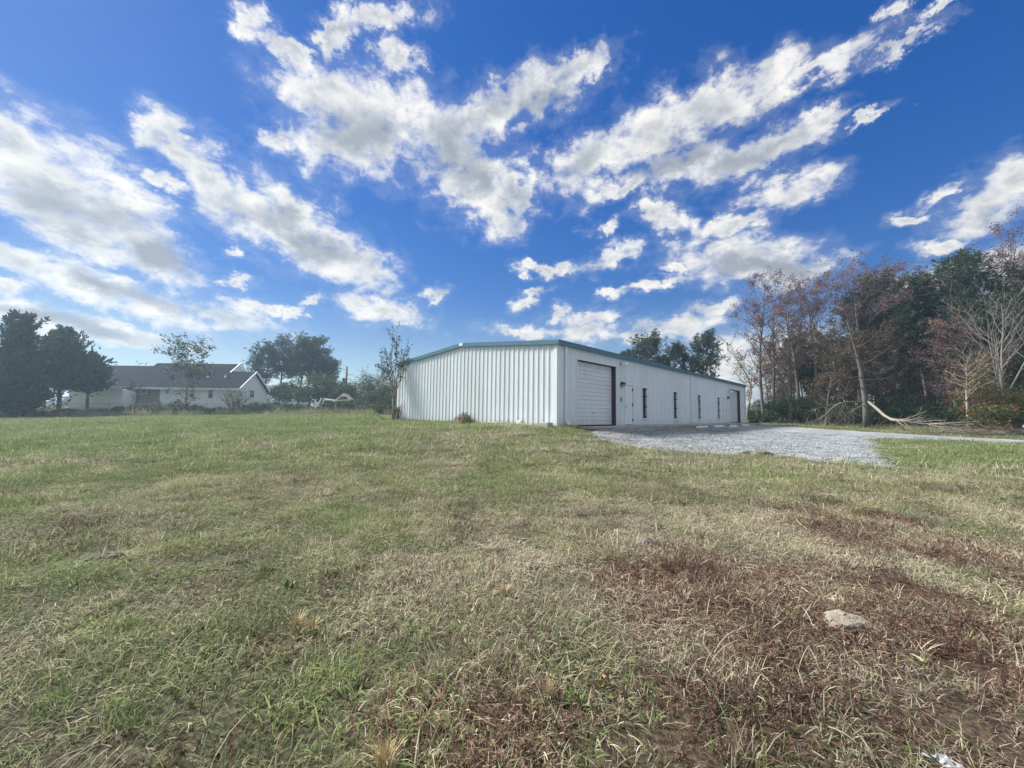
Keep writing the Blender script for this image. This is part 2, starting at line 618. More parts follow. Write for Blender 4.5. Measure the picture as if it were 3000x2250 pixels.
weather(M['panel'])
M['white'] = mk('white painted metal', (0.75, 0.795, 0.825), 0.45, 0.04, 3.0, spec=0.4)
M['doorwhite'] = mk('white overhead door', (0.74, 0.80, 0.85), 0.4, 0.05, 2.0, spec=0.4, stretch=(2, 1, 0.6), col2=(0.69, 0.71, 0.72), thr=(0.55, 0.75))
weather(M['doorwhite'], 0.5, 0.5)
M['trim'] = mk('teal roof trim', (0.080, 0.18, 0.25), 0.4, 0.10, 2.0, spec=0.4)
M['roofmetal'] = mk('galvanised roof', (0.42, 0.45, 0.46), 0.4, 0.08, 1.0, metal=0.4)
M['jamb'] = mk('red oxide jamb', (0.075, 0.05, 0.055), 0.6, 0.25, 5.0, stretch=(4, 4, 0.6))
M['darkglass'] = mk('dark window glass', (0.012, 0.016, 0.018), 0.06, 0.3, 2.5, spec=0.6)
M['black'] = mk('black rubber', (0.02, 0.02, 0.022), 0.6, 0.2)
M['bronze'] = mk('bronze housing', (0.05, 0.045, 0.04), 0.5, 0.15)
M['lens'] = mk('yellowed lamp lens', (0.45, 0.42, 0.27), 0.25, 0.1)
M['grey'] = mk('grey metal', (0.30, 0.31, 0.32), 0.45, 0.1, metal=0.5)
M['concrete'] = mk('weathered concrete', (0.40, 0.39, 0.365), 0.9, 0.14, 3.0, bump=0.3, col2=(0.29, 0.27, 0.24), thr=(0.5, 0.7))
M['stop'] = mk('white painted kerb stop', (0.74, 0.74, 0.73), 0.7, 0.1, 4.0)
M['hwall'] = mk('white lap siding', (0.84, 0.85, 0.87), 0.6, 0.05, 0.7)
M['taupe'] = mk('taupe lap siding', (0.33, 0.30, 0.25), 0.7, 0.08, 0.8)
M['shingle'] = mk('charcoal roof shingle', (0.034, 0.038, 0.052), 1.0, 0.28, 2.2, spec=0.02, bump=0.4, bscale=12, stretch=(1.5, 0.5, 1))
M['hglass'] = mk('house window glass', (0.10, 0.12, 0.14), 0.15, 0.2, 1.5, spec=0.5)
M['bark'] = mk('grey brown bark', (0.125, 0.112, 0.102), 0.95, 0.35, 3.0, bump=0.5, bscale=9, stretch=(5, 5, 0.7))
M['barkdark'] = mk('dark pine bark', (0.085, 0.072, 0.066), 0.95, 0.35, 3.0, bump=0.5, bscale=9, stretch=(5, 5, 0.8))
M['barkpale'] = mk('pale grey bark', (0.235, 0.215, 0.19), 0.9, 0.28, 3.0, stretch=(4, 4, 0.8))
M['barkbirch'] = mk('pale peeling bark', (0.42, 0.38, 0.30), 0.9, 0.3, 5.0, stretch=(2, 2, 1.5), col2=(0.16, 0.13, 0.10), thr=(0.55, 0.7))
M['deadwood'] = mk('bleached dead wood', (0.25, 0.225, 0.19), 0.9, 0.35, 6.0, stretch=(1, 1, 1), col2=(0.20, 0.17, 0.14), thr=(0.55, 0.75))
M['brush'] = mk('grey dead twigs', (0.15, 0.125, 0.105), 0.95, 0.3, 4.0)
M['earth'] = mk('dry clay', (0.25, 0.23, 0.185), 0.95, 0.4, 14.0, bump=0.6, bscale=60)
M['soil'] = mk('dark soil clod', (0.11, 0.095, 0.075), 0.95, 0.35, 14.0, bump=0.6, bscale=50)
M['wood'] = mk('weathered timber', (0.33, 0.29, 0.24), 0.85, 0.2, 6.0, stretch=(6, 6, 1))
M['paleply'] = mk('pale sun bleached board', (0.62, 0.60, 0.55), 0.8, 0.1, 5.0)
M['stone'] = mk('grey field stone', (0.24, 0.23, 0.21), 0.9, 0.25, 9.0, bump=0.5)
M['disc'] = mk('cream painted cover', (0.42, 0.40, 0.33), 0.7, 0.1, 5.0)
M['plastic'] = mk('white plastic scrap', (0.30, 0.31, 0.33), 0.5, 0.25)
M['flag'] = mk('faded orange survey tape', (0.72, 0.46, 0.30), 0.6, 0.1)
M['pole'] = mk('creosoted pole', (0.12, 0.09, 0.07), 0.9, 0.2, 6, stretch=(6, 6, 0.5))
M['straw'] = mk('dead straw', (0.52, 0.43, 0.26), 0.9, 0.25, 30)
M['strawdull'] = mk('dull dead grass', (0.23, 0.195, 0.14), 0.9, 0.45, 20, bump=0.8, bscale=45, col2=(0.10, 0.10, 0.05), thr=(0.45, 0.6))
M['orangeleaf'] = mk('dry orange leaf', (0.34, 0.21, 0.11), 0.8, 0.2, 40)
M['broadleaf'] = mk('bright green weed', (0.085, 0.15, 0.04), 0.6, 0.25, 30)
M['carpaint'] = mk('dark green car paint', (0.012, 0.020, 0.020), 0.25, 0.1, spec=0.5)
M['chrome'] = mk('chrome', (0.7, 0.7, 0.7), 0.15, 0.05, metal=1.0)
M['lamp'] = mk('clear headlamp', (0.25, 0.26, 0.26), 0.15, 0.05)

M['maple'] = leafmat('dull red autumn leaves', [(0.0, (0.085, 0.056, 0.062)), (0.4, (0.160, 0.094, 0.100)), (0.7, (0.235, 0.132, 0.130)), (1.0, (0.30, 0.21, 0.16))])
M['brownleaf'] = leafmat('brown olive leaves', [(0.0, (0.065, 0.056, 0.036)), (0.45, (0.13, 0.105, 0.062)), (0.75, (0.20, 0.155, 0.085)), (1.0, (0.24, 0.12, 0.07))])
M['pineleaf'] = leafmat('pine needles', [(0.0, (0.024, 0.042, 0.028)), (0.5, (0.046, 0.080, 0.046)), (0.85, (0.080, 0.120, 0.062)), (1.0, (0.12, 0.145, 0.07))], 0.2)
M['cedarleaf'] = leafmat('cedar sprays', [(0.0, (0.022, 0.042, 0.032)), (0.5, (0.042, 0.076, 0.052)), (0.9, (0.070, 0.110, 0.068)), (1.0, (0.10, 0.13, 0.07))], 0.2)
M['bushleaf'] = leafmat('dark evergreen leaves', [(0.0, (0.024, 0.044, 0.026)), (0.5, (0.050, 0.085, 0.045)), (0.85, (0.095, 0.13, 0.06)), (1.0, (0.14, 0.15, 0.075))], 0.25)
M['hedgeleaf'] = leafmat('mixed hedge leaves', [(0.0, (0.022, 0.042, 0.026)), (0.5, (0.05, 0.080, 0.042)), (0.8, (0.10, 0.125, 0.06)), (1.0, (0.16, 0.12, 0.08))], 0.3)
M['sapleaf'] = leafmat('dark sapling leaves', [(0.0, (0.018, 0.036, 0.018)), (0.6, (0.045, 0.075, 0.032)), (1.0, (0.12, 0.14, 0.045))], 0.3)
M['turnleaf'] = leafmat('turning leaves', [(0.0, (0.03, 0.05, 0.022)), (0.45, (0.08, 0.105, 0.035)), (0.7, (0.20, 0.17, 0.05)), (0.85, (0.27, 0.10, 0.045)), (1.0, (0.25, 0.06, 0.05))], 0.3)
M['weedleaf'] = leafmat('rank weeds', [(0.0, (0.04, 0.055, 0.025)), (0.5, (0.095, 0.105, 0.045)), (1.0, (0.22, 0.18, 0.09))], 0.3)

# ------------------------------------------------------------------ the lie of the land
TH = 0.7545
BA = np.array([1.974, 17.6])
E1, E2 = np.array([math.sin(TH), math.cos(TH)]), np.array([-math.cos(TH), math.sin(TH)])
BL, BW, BZ = 31.95, 13.1, 1.0                  # the metal building: length, width, floor level


def bxy(u, v):
    p = BA + E1 * u + E2 * v
    return float(p[0]), float(p[1])


CTRL = [(0, 0, -1.5), (-3, 2, -1.5), (3, 2, -1.5), (0, 4, -1.48), (-6, 5, -1.45), (6, 5, -1.44), (0, 8, -1.27), (8, 8, -1.35), (-8, 8, -1.32), (0, 12, -0.97),
        (3.5, 13.8, -0.98), (7.2, 12.3, -1.1), (10.2, 10.9, -1.25), (15, 15, -1.2), (22, 24, -1.1), (26, 19.5, -1.12), (31, 24.5, -1.13), (40, 10, -1.3),
        (1.97, 17.4, -0.56), (-7.56, 26.57, -0.49), (-2.8, 22.1, -0.53), (27.4, 32, -0.92), (43, 34, -1.12), (28, 46, -0.66), (28, 58, -0.55), (60, 30, -1.15),
        (60, 80, -0.8), (-12, 12, -1.2), (-20, 18, -1.05), (-20, 30, -0.72), (-8, 28, -0.5), (-13.3, 28, -0.56), (-32.8, 48, -0.34), (-20.5, 48, -0.17),
        (-43, 46, -0.62), (-57, 44, -0.95), (-40, 30, -1.0), (-45, 54, 0.35), (-60, 56, 0.3), (-30, 60, 0.3), (0, 70, 0.0), (-80, 75, 0.2), (15, 52, -0.5),
        (-40, -20, -1.6), (40, -20, -1.6), (0, -40, -1.6), (-90, 20, -1.3), (90, 20, -1.3)]
for u_, v_, z_ in [(4, -1.25, -0.62), (11, -1.25, -0.63), (18, -1.25, -0.65), (25, -1.25, -0.63), (32, -1.25, -0.62), (10, -3.2, -0.86), (20, -3.2, -0.80), (30, -3.2, -0.76),
                   (1.2, -0.6, -0.56), (10, 6, -0.55), (20, 6, -0.55), (30, 6, -0.55), (2, -2.2, -0.68), (16, 14.5, -0.5)]:
    CTRL.append((*bxy(u_, v_), z_))
CT = np.array(CTRL, float)


def _tps():
    P = CT[:, :2] / 30
    n = len(P)
    r2 = ((P[:, None] - P[None]) ** 2).sum(-1)
    K = 0.5 * r2 * np.log(r2 + 1e-9)
    A = np.zeros((n + 3, n + 3))
    A[:n, :n] = K + 0.002 * np.eye(n)
    A[:n, n] = 1
    A[:n, n + 1:] = P
    A[n:, :n] = A[:n, n:].T
    return P, np.linalg.solve(A, np.concatenate([CT[:, 2], np.zeros(3)]))


TP, TW = _tps()


def ground_z(x, y):
    """height of the land, world metres"""
    x, y = np.asarray(x, float), np.asarray(y, float)
    shp = x.shape
    q = np.stack([x.ravel(), y.ravel()], -1) / 30
    z = np.zeros(len(q))
    for i in range(0, len(q), 40000):
        r2 = ((q[i:i + 40000, None] - TP[None]) ** 2).sum(-1)
        z[i:i + 40000] = (0.5 * r2 * np.log(r2 + 1e-9)) @ TW[:-3] + TW[-3] + q[i:i + 40000] @ TW[-2:]
    z = z.reshape(shp)
    r = np.hypot(x, y - 20)
    w = sstep(r, 75, 130)
    return np.clip(z, -1.9, 0.6) * (1 - w) + (-0.5) * w + EYE


def gz(x, y):
    return float(ground_z(np.array([x]), np.array([y]))[0])


GRAVEL = [bxy(1.9, -1.15), (3.3, 16.9), (3.3, 14.6), (4.5, 12.8), (7.2, 11.9), (8.8, 11.0), (10.1, 10.3), (11.2, 11.9), (16.5, 18.2), (21.4, 23.6), (25.6, 19.7), (34, 11.5), (45, 2),
          (52, 8), (42, 15.5), (31.6, 24.6), (27.6, 31.0), (26.6, 37), (27.6, 44), bxy(33.2, -0.6), bxy(32.7, -1.15)]


def in_poly(x, y, poly):
    x, y = np.asarray(x, float), np.asarray(y, float)
    c = np.zeros(x.shape, bool)
    n = len(poly)
    for i in range(n):
        (xa, ya), (xb, yb) = poly[i], poly[(i + 1) % n]
        hit = ((ya > y) != (yb > y)) & (x < (xb - xa) * (y - ya) / (yb - ya + 1e-12) + xa)
        c ^= hit
    return c


def poly_dist(x, y, poly):
    """signed distance to the polygon's rim, positive inside"""
    x, y = np.asarray(x, float), np.asarray(y, float)
    d = np.full(x.shape, 1e9)
    n = len(poly)
    for i in range(n):
        a, b = np.array(poly[i]), np.array(poly[(i + 1) % n])
        ab = b - a
        t = np.clip(((x - a[0]) * ab[0] + (y - a[1]) * ab[1]) / (ab @ ab), 0, 1)
        d = np.minimum(d, np.hypot(x - a[0] - t * ab[0], y - a[1] - t * ab[1]))
    return np.where(in_poly(x, y, poly), d, -d)


def gravel_d(x, y):
    x, y = np.asarray(x, float), np.asarray(y, float)
    return poly_dist(x, y, GRAVEL) + (fbm(x * 0.9, y * 0.9, 31, 4) - 0.5) * 0.6


def buv(x, y):
    dx, dy = np.asarray(x, float) - BA[0], np.asarray(y, float) - BA[1]
    return dx * E1[0] + dy * E1[1], dx * E2[0] + dy * E2[1]


def greenness(x, y):
    """share of living grass among the dead, from place to place"""
    x, y = np.asarray(x, float), np.asarray(y, float)
    r = np.hypot(x, y)
    base = 0.36 + 0.22 * sstep(-x, -1.5, 5) + 0.52 * sstep(r, 6, 28) - 0.24 * sstep(x, -0.6, 2.2) * sstep(-y, -9, -4)
    u, v = buv(x, y)
    base = base + 0.25 * sstep(-np.abs(v + 2.2) + 1.5, 0, 1.5) * sstep(r, 14, 17) * sstep(-x + 5, 0, 3)      # lusher by the wall
    n = fbm(x * 0.55, y * 0.55, 3, 4) - 0.5
    n2 = fbm(x * 2.2, y * 2.2, 8, 3) - 0.5
    return np.clip(base + 1.15 * n + 0.8 * n2, 0.04, 0.96)


def redness(x, y):
    """patches of dead reddish-brown weed, broad and soft at the right and in the right foreground"""
    x, y = np.asarray(x, float), np.asarray(y, float)
    n = fbm(x * 1.0 + 5, y * 1.0, 21, 4)
    n2 = fbm(x * 3.3, y * 3.3, 27, 3)
    c = 0.85 * sstep(x, -0.7, 1.4) * sstep(-y, -5.6, -3.6)
    c = np.maximum(c, 0.72 * sstep(x - 0.42 * y, 0.0, 2.0) * sstep(-y, -9.5, -7.0))
    c = np.maximum(c, 0.62 * sstep(x, -1.9, 0.0) * sstep(-y, -3.4, -2.2))
    c = np.maximum(c, 0.95 * sstep(x, 0.3, 1.4) * sstep(-y, -3.6, -2.4))
    c = np.maximum(c, 0.12 * sstep(-y, -14, -8))
    return np.clip(c * sstep(0.62 * n + 0.38 * n2, 0.60 - 0.36 * c, 0.92 - 0.34 * c) * 1.15, 0, 0.78)

# ------------------------------------------------------------------ ground and gravel
def axis(lo, hi, fine_lo, fine_hi, step):
    a = list(np.arange(fine_lo, fine_hi + 1e-6, step))
    s, x = step, fine_hi
    while x < hi:
        s *= 1.22
        x += s
        a.append(x)
    s, x = step, fine_lo
    while x > lo:
        s *= 1.22
        x -= s
        a.insert(0, x)
    return np.array(a)


GRID = {}


def surf_z(x, y):
    """height of the built ground sheet itself"""
    ax, ay, Z = GRID['ax'], GRID['ay'], GRID['z']
    i = np.clip(np.searchsorted(ax, x) - 1, 0, len(ax) - 2)
    j = np.clip(np.searchsorted(ay, y) - 1, 0, len(ay) - 2)
    fx, fy = (x - ax[i]) / (ax[i + 1] - ax[i]), (y - ay[j]) / (ay[j + 1] - ay[j])
    return (Z[j, i] * (1 - fx) + Z[j, i + 1] * fx) * (1 - fy) + (Z[j + 1, i] * (1 - fx) + Z[j + 1, i + 1] * fx) * fy


def build_ground():
    ax, ay = axis(-900, 900, -26, 30, 0.4), axis(-900, 900, -2, 52, 0.4)
    X, Y = np.meshgrid(ax, ay)
    Z = ground_z(X, Y)
    near = sstep(-np.hypot(X, Y), -60, -30)
    Z = Z + (fbm(X * 0.9, Y * 0.9, 41, 4) - 0.5) * 0.10 * near
    gd = gravel_d(X, Y)
    Z = Z - 0.06 * sstep(gd, 0.1, 0.6)
    u, v = buv(X, Y)
    under = (u > 0.2) & (u < BL - 0.2) & (v > 0.2) & (v < BW - 0.2)
    Z = np.where(under, np.minimum(Z, BZ - 0.12), Z)
    GRID['ax'], GRID['ay'], GRID['z'] = ax, ay, Z
    n, m = X.shape
    i = np.arange(n - 1)[:, None] * m + np.arange(m - 1)[None]
    q = np.stack([i, i + 1, i + m + 1, i + m], -1).reshape(-1, 4)
    me = mesh_np('ground', np.stack([X, Y, Z], -1), q, attrs={'green': (greenness(X, Y) * (0.3 + 0.7 * sstep(np.hypot(X, Y), 8, 20))).ravel(), 'red': redness(X, Y).ravel()}, smooth=True)
    mt, nt, p = mat_base('thatch and soil')
    N, L = nt.nodes, nt.links

    def attr(nm):
        a = N.new('ShaderNodeAttribute')
        a.attribute_name = nm
        return a.outputs['Fac']

    def mixc(f, a, b):
        x = N.new('ShaderNodeMix')
        x.data_type = 'RGBA'
        L.new(f, x.inputs[0])
        for s, c in ((6, a), (7, b)):
            if isinstance(c, tuple):
                x.inputs[s].default_value = (*c, 1)
            else:
                L.new(c, x.inputs[s])
        return x.outputs[2]

    tc = N.new('ShaderNodeTexCoord')
    nz = N.new('ShaderNodeTexNoise')
    nz.inputs['Scale'].default_value = 34
    nz.inputs['Detail'].default_value = 7
    nz.inputs['Roughness'].default_value = 0.7
    L.new(tc.outputs['Object'], nz.inputs['Vector'])
    mr = N.new('ShaderNodeMapRange')
    mr.inputs[1].default_value, mr.inputs[2].default_value = 0.42, 0.62
    L.new(nz.outputs['Fac'], mr.inputs[0])
    thatch = mixc(mr.outputs[0], (0.042, 0.036, 0.030), (0.16, 0.135, 0.10))
    green = mixc(mr.outputs[0], (0.036, 0.050, 0.022), (0.12, 0.16, 0.06))
    c = mixc(attr('green'), thatch, green)
    red = mixc(mr.outputs[0], (0.045, 0.024, 0.018), (0.12, 0.058, 0.04))
    c = mixc(attr('red'), c, red)
    L.new(c, p.inputs['Base Color'])
    p.inputs['Roughness'].default_value = 0.95
    p.inputs['Specular IOR Level'].default_value = 0.1
    bp = N.new('ShaderNodeBump')
    bp.inputs['Strength'].default_value = 0.8
    bp.inputs['Distance'].default_value = 0.03
    L.new(nz.outputs['Fac'], bp.inputs['Height'])
    L.new(bp.outputs[0], p.inputs['Normal'])
    tag(link('ground', me, mt), kind='structure')


def build_gravel():
    xs, ys = np.arange(1, 53, 0.22), np.arange(0.5, 46, 0.22)
    X, Y = np.meshgrid(xs, ys)
    d = gravel_d(X, Y)
    Z = ground_z(X, Y) + (fbm(X * 0.9, Y * 0.9, 41, 4) - 0.5) * 0.10 * sstep(-np.hypot(X, Y), -60, -30)
    u, v = buv(X, Y)
    rut = np.exp(-((v + 3.3) / 0.35) ** 2) + np.exp(-((v + 5.2) / 0.35) ** 2)
    Z = Z - 0.05 + 0.068 * sstep(d, -0.3, 0.5) + (fbm(X * 2.1, Y * 2.1, 51, 3) - 0.5) * 0.03 - 0.018 * rut
    n, m = X.shape
    keep = d > -0.45
    i = (np.arange(n - 1)[:, None] * m + np.arange(m - 1)[None])
    k = (keep[:-1, :-1] | keep[1:, :-1] | keep[:-1, 1:] | keep[1:, 1:])
    i = i[k]
    q = np.stack([i, i + 1, i + m + 1, i + m], -1)
    used = np.unique(q)
    remap = np.full(n * m, -1)
    remap[used] = np.arange(len(used))
    V = np.stack([X, Y, Z], -1).reshape(-1, 3)[used]
    dirt = sstep(fbm(X * 0.5, Y * 0.5, 61, 4) + 0.20 * sstep(-d, -1.6, 0.0), 0.50, 0.74)
    worn = sstep(fbm(u * 0.10, v * 0.55, 71, 3) + 0.16 * sstep(np.hypot(X, Y), 16, 26), 0.45, 0.66)
    me = mesh_np('gravel_lot', V, remap[q], attrs={'dirt': dirt.ravel()[used], 'worn': worn.ravel()[used]}, smooth=True)
    mt, nt, p = mat_base('crushed stone')
    N, L = nt.nodes, nt.links
    tc = N.new('ShaderNodeTexCoord')
    vo = N.new('ShaderNodeTexVoronoi')
    vo.inputs['Scale'].default_value = 30
    L.new(tc.outputs['Object'], vo.inputs['Vector'])
    nz = N.new('ShaderNodeTexNoise')
    nz.inputs['Scale'].default_value = 3.0
    nz.inputs['Detail'].default_value = 8
    nz.inputs['Roughness'].default_value = 0.75
    L.new(tc.outputs['Object'], nz.inputs['Vector'])
    sp = N.new('ShaderNodeSeparateColor')
    L.new(vo.outputs['Color'], sp.inputs[0])
    ad = N.new('ShaderNodeMath')
    ad.operation = 'ADD'
    L.new(sp.outputs[0], ad.inputs[0])
    L.new(nz.outputs['Fac'], ad.inputs[1])
    cr = N.new('ShaderNodeValToRGB')
    mrr = N.new('ShaderNodeMapRange')
    mrr.inputs[1].default_value, mrr.inputs[2].default_value = 0.2, 1.7
    L.new(ad.outputs[0], mrr.inputs[0])
    L.new(mrr.outputs[0], cr.inputs[0])
    e = cr.color_ramp.elements
    e[0].color, e[1].color = (0.20, 0.22, 0.24, 1), (0.33, 0.36, 0.39, 1)
    e3 = e.new(0.5)
    e3.color = (0.27, 0.30, 0.33, 1)

    def mixa(nm, prev, col):
        a = N.new('ShaderNodeAttribute')
        a.attribute_name = nm
        x = N.new('ShaderNodeMix')
        x.data_type = 'RGBA'
        s = N.new('ShaderNodeMath')
        s.operation = 'MULTIPLY'
        L.new(a.outputs['Fac'], s.inputs[0])
        s.inputs[1].default_value = 0.6
        L.new(s.outputs[0], x.inputs[0])
        L.new(prev, x.inputs[6])
        x.inputs[7].default_value = (*col, 1)
        return x.outputs[2]

    c = mixa('worn', cr.outputs[0], (0.16, 0.19, 0.225))
    c = mixa('dirt', c, (0.25, 0.22, 0.18))
    L.new(c, p.inputs['Base Color'])
    p.inputs['Roughness'].default_value = 0.9
    bp = N.new('ShaderNodeBump')
    bp.inputs['Strength'].default_value = 0.5
    bp.inputs['Distance'].default_value = 0.03
    L.new(vo.outputs['Distance'], bp.inputs['Height'])
    L.new(bp.outputs[0], p.inputs['Normal'])
    tag(link('gravel_lot', me, mt), kind='structure')


# ------------------------------------------------------------------ the metal building
HW = 3.70                                        # eave height of the wall sheets
RISE = 0.593


def gable_h(v):
    return HW - 0.02 + RISE * (1 - abs(v - BW / 2) / (BW / 2))


def ribbed(total, npan, hfun, openings, frame):
    """sheets of ribbed steel along s, each its own mesh; frame(s, out, z) -> local point"""
    w = total / npan
    per = w / 3
    out = []
    for k in range(npan):
        bp = {}
        a, b = k * w, (k + 1) * w
        bp[a] = 0.0
        bp[b] = 0.0
        for r in range(3):
            c = a + per * (r + 0.5)
            for o, h in ((-0.062, 0), (-0.034, 0.029), (0.034, 0.029), (0.062, 0)):
                bp[c + o] = h
            for cc in (c + per / 2 - 0.045, c + per / 2 + 0.045):
                if cc + 0.015 < b:
                    for o, h in ((-0.012, 0), (0, 0.005), (0.012, 0)):
                        bp[cc + o] = h
        ss = sorted(bp)
        dd = [bp[s] for s in ss]
        extra = [e for (s0, s1, z0, z1) in openings for e in (s0, s1) if a < e < b] + ([total / 2] if a < total / 2 < b and hfun is gable_h else [])
        allS = sorted(set(ss + extra))
        prof = np.interp(allS, ss, dd)
        lap = 0.0015 * (k % 2)
        mb = MB()
        for i in range(len(allS) - 1):
            s0, s1 = allS[i], allS[i + 1]
            if s1 - s0 < 1e-6:
                continue
            mid = (s0 + s1) / 2
            spans = [(0.0, None)]
            for (o0, o1, z0, z1) in openings:
                if o0 <= mid <= o1:
                    new = []
                    for (lo, hi) in spans:
                        top = hi if hi is not None else 99
                        if z1 <= lo or z0 >= top:
                            new.append((lo, hi))
                            continue
                        if z0 > lo + 1e-3:
                            new.append((lo, z0))
                        if z1 < top - 1e-3:
                            new.append((z1, hi))
                    spans = new
            for (lo, hi) in spans:
                h0, h1 = (hfun(s0), hfun(s1)) if hi is None else (hi, hi)
                d0, d1 = prof[i] + lap, prof[i + 1] + lap
                mb.add([frame(s0, d0, lo), frame(s1, d1, lo), frame(s1, d1, h1), frame(s0, d0, h0)], [(0, 1, 2, 3)])
        out.append(mb)
    return out


GAR = [(1.57, 5.28, 3.15), (26.43, 30.12, 3.15)]
DOORS = [(6.25, 7.17, 2.25), (24.39, 25.40, 2.25)]
WINS = [(8.40, 8.97), (13.13, 13.72), (17.95, 18.50), (22.78, 23.34)]


def build_metal_building():
    B = thing('metal_building', 'long low white ribbed steel building with teal roof trim beside the gravel lot', 'metal building',
              (BA[0], BA[1], BZ), math.pi / 2 - TH)
    op = [(a, b, 0, h) for a, b, h in GAR] + [(a, b, 0, h) for a, b, h in DOORS] + [(a, b, 0.40, 2.20) for a, b in WINS]
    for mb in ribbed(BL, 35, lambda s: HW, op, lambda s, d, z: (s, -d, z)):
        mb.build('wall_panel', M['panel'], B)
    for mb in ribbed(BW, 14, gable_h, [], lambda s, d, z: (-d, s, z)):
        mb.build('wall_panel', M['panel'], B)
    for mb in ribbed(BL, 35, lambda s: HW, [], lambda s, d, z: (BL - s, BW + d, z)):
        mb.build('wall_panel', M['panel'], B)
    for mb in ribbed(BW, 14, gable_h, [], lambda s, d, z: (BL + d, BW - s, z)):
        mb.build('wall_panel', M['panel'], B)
    # roof sheets with standing ribs
    zr, ze = 3.82 + RISE, 3.82
    for sgn in (0, 1):
        mb = MB()
        y0, y1 = (-0.06, BW / 2) if sgn == 0 else (BW + 0.06, BW / 2)
        mb.add([(-0.04, y0, ze), (BL + 0.04, y0, ze), (BL + 0.04, y1, zr), (-0.04, y1, zr)], [(0, 1, 2, 3)])
        for x in np.arange(0.15, BL, 0.61):
            mb.beam((x, y0, ze + 0.02), (x, y1, zr + 0.02), 0.05, 0.045)
        mb.build('roof_sheet', M['roofmetal'], B)
    # rake trim on both gables, gutters on both eaves
    for xg, s in ((0, -1), (BL, 1)):
        for (va, vb) in ((-0.12, BW / 2), (BW / 2, BW + 0.12)):
            za, zb = 3.745 + RISE * (1 - abs(va - BW / 2) / (BW / 2)), 3.745 + RISE * (1 - abs(vb - BW / 2) / (BW / 2))
            mb = MB()
            for (o0, o1, h0, h1) in ((0.045, 0.10, -0.105, 0.105), (0.10, 0.115, -0.105, -0.045)):
                x0, x1 = xg + s * o0, xg + s * o1
                x0, x1 = min(x0, x1), max(x0, x1)
                mb.add([(x0, va, za + h0), (x1, va, za + h0), (x1, va, za + h1), (x0, va, za + h1),
                        (x0, vb, zb + h0), (x1, vb, zb + h0), (x1, vb, zb + h1), (x0, vb, zb + h1)],
                       [(0, 1, 2, 3), (7, 6, 5, 4), (0, 4, 5, 1), (1, 5, 6, 2), (2, 6, 7, 3), (3, 7, 4, 0)])
            mb.build('rake_trim', M['trim'], B)
        MB().box(min(xg + s * 0.101, xg + s * 0.122), max(xg + s * 0.101, xg + s * 0.122), BW / 2 - 0.16, BW / 2 + 0.16, 3.745 + RISE - 0.06, 3.745 + RISE + 0.09).build('ridge_cap_plate', M['white'], B)
    for y0, y1, lip in ((-0.17, -0.045, -0.18), (BW + 0.045, BW + 0.17, BW + 0.17)):
        mb = MB().box(-0.115, BL + 0.115, y0, y1, 3.63, 3.83)
        mb.box(-0.115, BL + 0.115, lip, lip + 0.012, 3.79, 3.845)
        mb.build('gutter', M['trim'], B)
    # corner and base trim
    for x, y, sx, sy in ((0, 0, -1, -1), (0, BW, -1, 1), (BL, 0, 1, -1), (BL, BW, 1, 1)):
        mb = MB()
        mb.box(min(x, x + sx * 0.045), max(x, x + sx * 0.045), min(y + sy * 0.045, y - sy * 0.10), max(y + sy * 0.045, y - sy * 0.10), 0.005, 3.63)
        mb.box(min(x + sx * 0.002, x - sx * 0.13), max(x + sx * 0.002, x - sx * 0.13), min(y, y + sy * 0.046), max(y, y + sy * 0.046), 0.006, 3.629)
        mb.build('corner_trim', M['white'], B)
    mb = MB().box(-0.03, 0.02, 0.12, BW - 0.12, -0.10, 0.0)
    mb.build('base_sill', M['concrete'], B)

    def frame(u0, u1, z0, z1, w, proud, sill=False, deep=0.0):
        f = MB()
        y0, y1 = -proud, deep
        f.box(u0 - w, u0, y0, y1, z0, z1 + w)
        f.box(u1, u1 + w, y0, y1, z0, z1 + w)
        f.box(u0, u1, y0 + 0.001, y1, z1, z1 + w)
        if sill:
            f.box(u0 - w, u1 + w, y0 - 0.012, y1, z0 - w, z0)
        return f

    for gi, (a, b, h) in enumerate(GAR):
        g = thing('garage_door', None, None)
        g.parent = B
        frame(a, b, 0.003, h, 0.075, 0.047, deep=0.004).build('door_trim', M['white'], g)
        nsec, z = 5, 0.035
        sh = (h - 0.045) / nsec
        for k in range(nsec):
            s = MB()
            zz = 0.035 + k * sh
            for j, (p0, p1, dep) in enumerate(((0.020, 0.312, 0), (0.350, 0.648, 0.004), (0.670, 0.980, 0))):
                s.box(a + 0.01, b - 0.01, 0.245 + dep * 0.3, 0.29, zz + p0 * sh, zz + p1 * sh, 0.006)
            s.box(a + 0.012, b - 0.012, 0.280, 0.292, zz, zz + sh)
            s.build('door_section', M['doorwhite'], g)
        MB().box(a, b, 0.246, 0.288, 0.001, 0.034).build('bottom_seal', M['black'], g)
        for x0, x1 in ((a, a + 0.008), (b - 0.008, b)):
            MB().box(x0, x1, 0.005, 0.30, 0.002, h).build('door_jamb', M['jamb'], g)
        MB().box(a + 0.008, b - 0.008, 0.005, 0.30, h - 0.012, h - 0.002).build('door_jamb', M['jamb'], g)
        MB().box(a + 0.02, a + 0.07, 0.20, 0.245, 0.05, h - 0.1).build('door_track', M['grey'], g)
        hb = MB()
        hb.box((a + b) / 2 - 0.06, (a + b) / 2 + 0.06, 0.225, 0.246, 0.62, 0.65)
        hb.box((a + b) / 2 - 0.05, (a + b) / 2 - 0.035, 0.21, 0.246, 0.60, 0.67)
        hb.build('door_handle', M['grey'], g)
